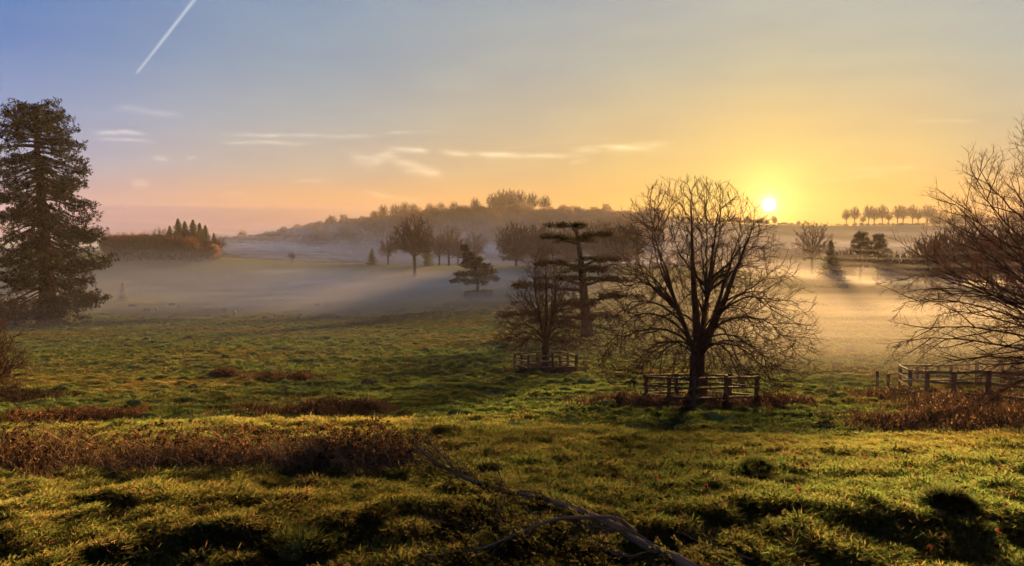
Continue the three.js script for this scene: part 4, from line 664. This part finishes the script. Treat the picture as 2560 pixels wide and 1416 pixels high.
// ---------------------------------------------------------------- fallen branch
{
  const O = on(1700, 6.3), root = thing('fallen_branch', 'fallen conifer branch with dark green sprays lying in the near grass', 'fallen branch', O), R = rng(77), P = (px, py, d0) => at(px, py, 5.95 + (d0 - 5.4) * 0.6).sub(O);
  const stems = [
    [[[1780, 1450, 5.1], [1700, 1402, 5.4], [1640, 1376, 5.7], [1588, 1350, 6.0], [1550, 1322, 6.2], [1500, 1298, 6.5], [1440, 1274, 6.9], [1385, 1256, 7.2], [1330, 1240, 7.5], [1262, 1231, 7.9]], 0.042, 0.02],
    [[[1262, 1231, 7.9], [1215, 1216, 7.95], [1160, 1194, 8.0], [1105, 1166, 8.1], [1065, 1138, 8.2], [1035, 1108, 8.3]], 0.02, 0.006],
    [[[1200, 1212, 7.97], [1150, 1185, 8.0], [1115, 1150, 8.1], [1090, 1124, 8.2], [1062, 1100, 8.3]], 0.011, 0.004],
    [[[1590, 1332, 6.1], [1540, 1297, 6.0], [1470, 1295, 6.0], [1400, 1298, 6.0], [1350, 1312, 5.9], [1285, 1338, 5.8], [1215, 1368, 5.7], [1130, 1386, 5.6], [1060, 1394, 5.5]], 0.022, 0.006],
    [[[1640, 1366, 5.75], [1580, 1330, 5.9], [1530, 1326, 5.95], [1480, 1314, 6.1], [1430, 1318, 6.2]], 0.016, 0.006],
    [[[1345, 1242, 7.45], [1305, 1252, 7.4], [1320, 1276, 7.0], [1352, 1296, 6.7], [1340, 1310, 6.6]], 0.011, 0.005],
    [[[1290, 1236, 7.7], [1262, 1218, 7.75], [1250, 1188, 7.8]], 0.008, 0.003], [[[1160, 1320, 7], [1120, 1310, 7], [1085, 1290, 7.1], [1068, 1268, 7.2]], 0.01, 0.004],
    [[[1380, 1254, 7.2], [1350, 1236, 7.2], [1320, 1228, 7.25]], 0.008, 0.003], [[[1640, 1374, 5.7], [1560, 1392, 5.4], [1510, 1376, 5.5]], 0.008, 0.003],
    [[[1880, 1400, 5.5], [1800, 1370, 5.8], [1740, 1352, 6.1], [1710, 1334, 6.4]], 0.007, 0.003], [[[1260, 1320, 6], [1250, 1296, 6], [1252, 1278, 6]], 0.006, 0.003],
  ];
  const fol = new Geo(), sprig = new Geo();
  stems.forEach(([pts, r0, r1], k) => { const c = new THREE.CatmullRomCurve3(pts.map((q) => P(...q))), n = pts.length * 5, q = c.getPoints(n), g = new Geo(); g.tube(q, q.map((_, i) => (k === 0 ? 1.0 : k === 1 ? 1.4 : k === 4 ? 0.6 : 0.9) * lerp(r0, r1, i / n) * (0.92 + 0.16 * R())), k < 1 ? 10 : 7); part(root, 'limb', g.build(), M.fallen);
    if (k === 0) return; const m = k < 5 ? 30 : 9; for (let j = 0; j < m; j++) { const i = floor((0.2 + 0.8 * R()) * n), p = q[min(i, n)], d = V().subVectors(q[min(i + 1, n)], q[max(i - 1, 0)]).normalize().addScaledVector(perp(V(1, 0, 0), R), 0.6).add(V(0, 0.25, 0)).normalize(); sprig.tube(shoot(R, p, d, 0.14 + 0.2 * R(), 4, 0.25, 0), taper(0.004, 0.0018, 5), 3, false); } });
  const sprays = [[1180, 1190, 8.2, 0.3, 34], [1110, 1160, 8.6, 0.22, 26], [1225, 1208, 7.9, 0.2, 26], [1290, 1225, 7.7, 0.14, 14], [1085, 1135, 8.8, 0.14, 16], [1240, 1270, 7.3, 0.34, 46], [1190, 1300, 6.9, 0.34, 52], [1290, 1290, 6.9, 0.26, 34], [1370, 1260, 7.1, 0.18, 20], [1140, 1315, 6.9, 0.24, 30], [1240, 1385, 5.9, 0.3, 44], [1330, 1360, 6, 0.28, 40], [1420, 1350, 6, 0.26, 36], [1480, 1395, 5.7, 0.28, 40], [1150, 1405, 5.6, 0.26, 36], [1560, 1400, 5.6, 0.2, 24], [1450, 1310, 6.3, 0.16, 18], [1720, 1405, 5.5, 0.22, 30], [1830, 1400, 5.5, 0.22, 30], [1350, 1410, 5.5, 0.3, 36], [1380, 1240, 7.3, 0.1, 8]];
  for (const [px, py0, d, r, n] of sprays) for (let k = 0; k < n * 0.62; k++) {
    const py = py0 + (py0 < 1300 ? 16 : 4);
    const c = P(px, py, d), q = randDir(R); q.y *= 0.55; let p = c.clone().addScaledVector(q, r * pow(R(), 0.5)); const wx = p.x + O.x, wz = p.z + O.z, gy = H(wx, wz) - O.y + 0.05; if (p.y < gy) p.y = gy + R() * 0.08;
    const dir = V(-0.7 + (R() - 0.5), 0.35 + 0.5 * (R() - 0.5), 0.2 * (R() - 0.5)).normalize(), tw = shoot(R, p, dir, 0.1 + 0.1 * R(), 4, 0.22, 0.03); sprig.tube(tw, taper(0.0026, 0.0012, 5), 3, false);
    for (let j = 0; j < 26; j++) { const f = (j + R()) / 26 * 3.99, i = floor(f), b = V().lerpVectors(tw[i], tw[i + 1], f - i), dd = V().subVectors(tw[i + 1], tw[i]).normalize().addScaledVector(randDir(R), 0.85).normalize(); fol.leaf(b, dd, perp(dd, R), 0.026 + 0.034 * R(), 0.005 + 0.003 * R()); }
  }
  part(root, 'twigs', sprig.build(), M.fallen, 'stuff'); part(root, 'foliage', fol.build(), M.juniper, 'stuff');
}

// ---------------------------------------------------------------- mist lying in the valley
{
  const P = [], C = [], N = [], I = [], offs = [0.4, 0.95, 1.6, 2.4, 3.3, 4.4, 5.7, 7.2, 9, 11.2, 14], na = 110, rs = []; for (let r = 24; r < 880; r *= 1.03) rs.push(r);
  const low = (x, z) => { let s = 0; const r = hypot(x, z), e = r * 0.07; for (const [a, b] of [[0, 0], [e, 0], [-e, 0], [0, e], [0, -e]]) s += baseH(x + a, z + b); return EYE + s / 5 + 0.3; };
  const grid = rs.map((r) => Array.from({ length: na + 1 }, (_, i) => { const a = lerp(-42, 42, i / na) * D2R, x = r * sin(a), z = -r * cos(a); return [x, low(x, z), z, pxOf(x, z)]; }));
  offs.forEach((o, L) => {
    const k0 = P.length / 3;
    rs.forEach((r, j) => grid[j].forEach(([x, y, z, px]) => {
      const d = -z, rt = smooth(1500, 2000, px), valley = max(pow(smooth(58, 205, d), 1.6), 0.11 * smooth(24, 60, d) + rt * (0.03 * smooth(24, 70, d) + 0.14 * pow(smooth(40, 170, d), 1.5))) * smooth(238 - 26 * rt, 192 - 26 * rt, d), back = smooth(285, 370, d) * smooth(860, 700, d) * (1.5 - 1.25 * rt) * lerp(0.5, 1, smooth(EYE + 16, EYE - 9, y)), ridge = 0.1 * smooth(100, 200, d) * smooth(880, 700, d), side = lerp(1, 0.5, smooth(700, 1050, px) * smooth(1950, 1700, px));
      const drift = fbm(x * 0.014 + L * 0.21, z * 0.02 + L * 0.15, 4), thin = exp(-o / (d > 280 ? 9 : 4.2));
      const al = clamp((max(valley, back) + ridge) * side * thin * smooth(0.3, 0.7, drift) * (0.35 + 1.3 * fbm(x * 0.045 + L * 0.6, z * 0.11 + L * 0.3, 3)), 0, 1);
      P.push(x, max(y, 0.1) + o, z); const w = lerp(-0.07, 0.5 * smooth(310, 240, d), smooth(1350, 2000, px)), nl = 1 / hypot(SUN.x * w, 0.9, SUN.z * w); N.push(SUN.x * w * nl, 0.9 * nl, SUN.z * w * nl); C.push(1, 1, 1, al);
    }));
    for (let j = 0; j < rs.length - 1; j++) for (let i = 0; i < na; i++) { const k = k0 + j * (na + 1) + i; I.push(k, k + 1, k + na + 1, k + 1, k + na + 2, k + na + 1); }
  });
  const g = new THREE.BufferGeometry(); g.setAttribute('position', new THREE.BufferAttribute(new Float32Array(P), 3)); g.setAttribute('normal', new THREE.BufferAttribute(new Float32Array(N), 3)); g.setAttribute('color', new THREE.BufferAttribute(new Float32Array(C), 4)); g.setIndex(new THREE.BufferAttribute(new Uint32Array(I), 1));
  const m = new THREE.MeshPhysicalMaterial({ name: 'mist', color: rgb(0.93, 0.92, 0.86), roughness: 1, specularIntensity: 0, transparent: true, opacity: 0.27, vertexColors: true, side: THREE.DoubleSide });
  const o = new THREE.Mesh(g, m); o.name = 'mist'; o.renderOrder = 2; tag(o, 'pale morning mist lying in the valley', 'mist', null, 'stuff'); scene.add(o);
}

renderer.render(scene, camera);
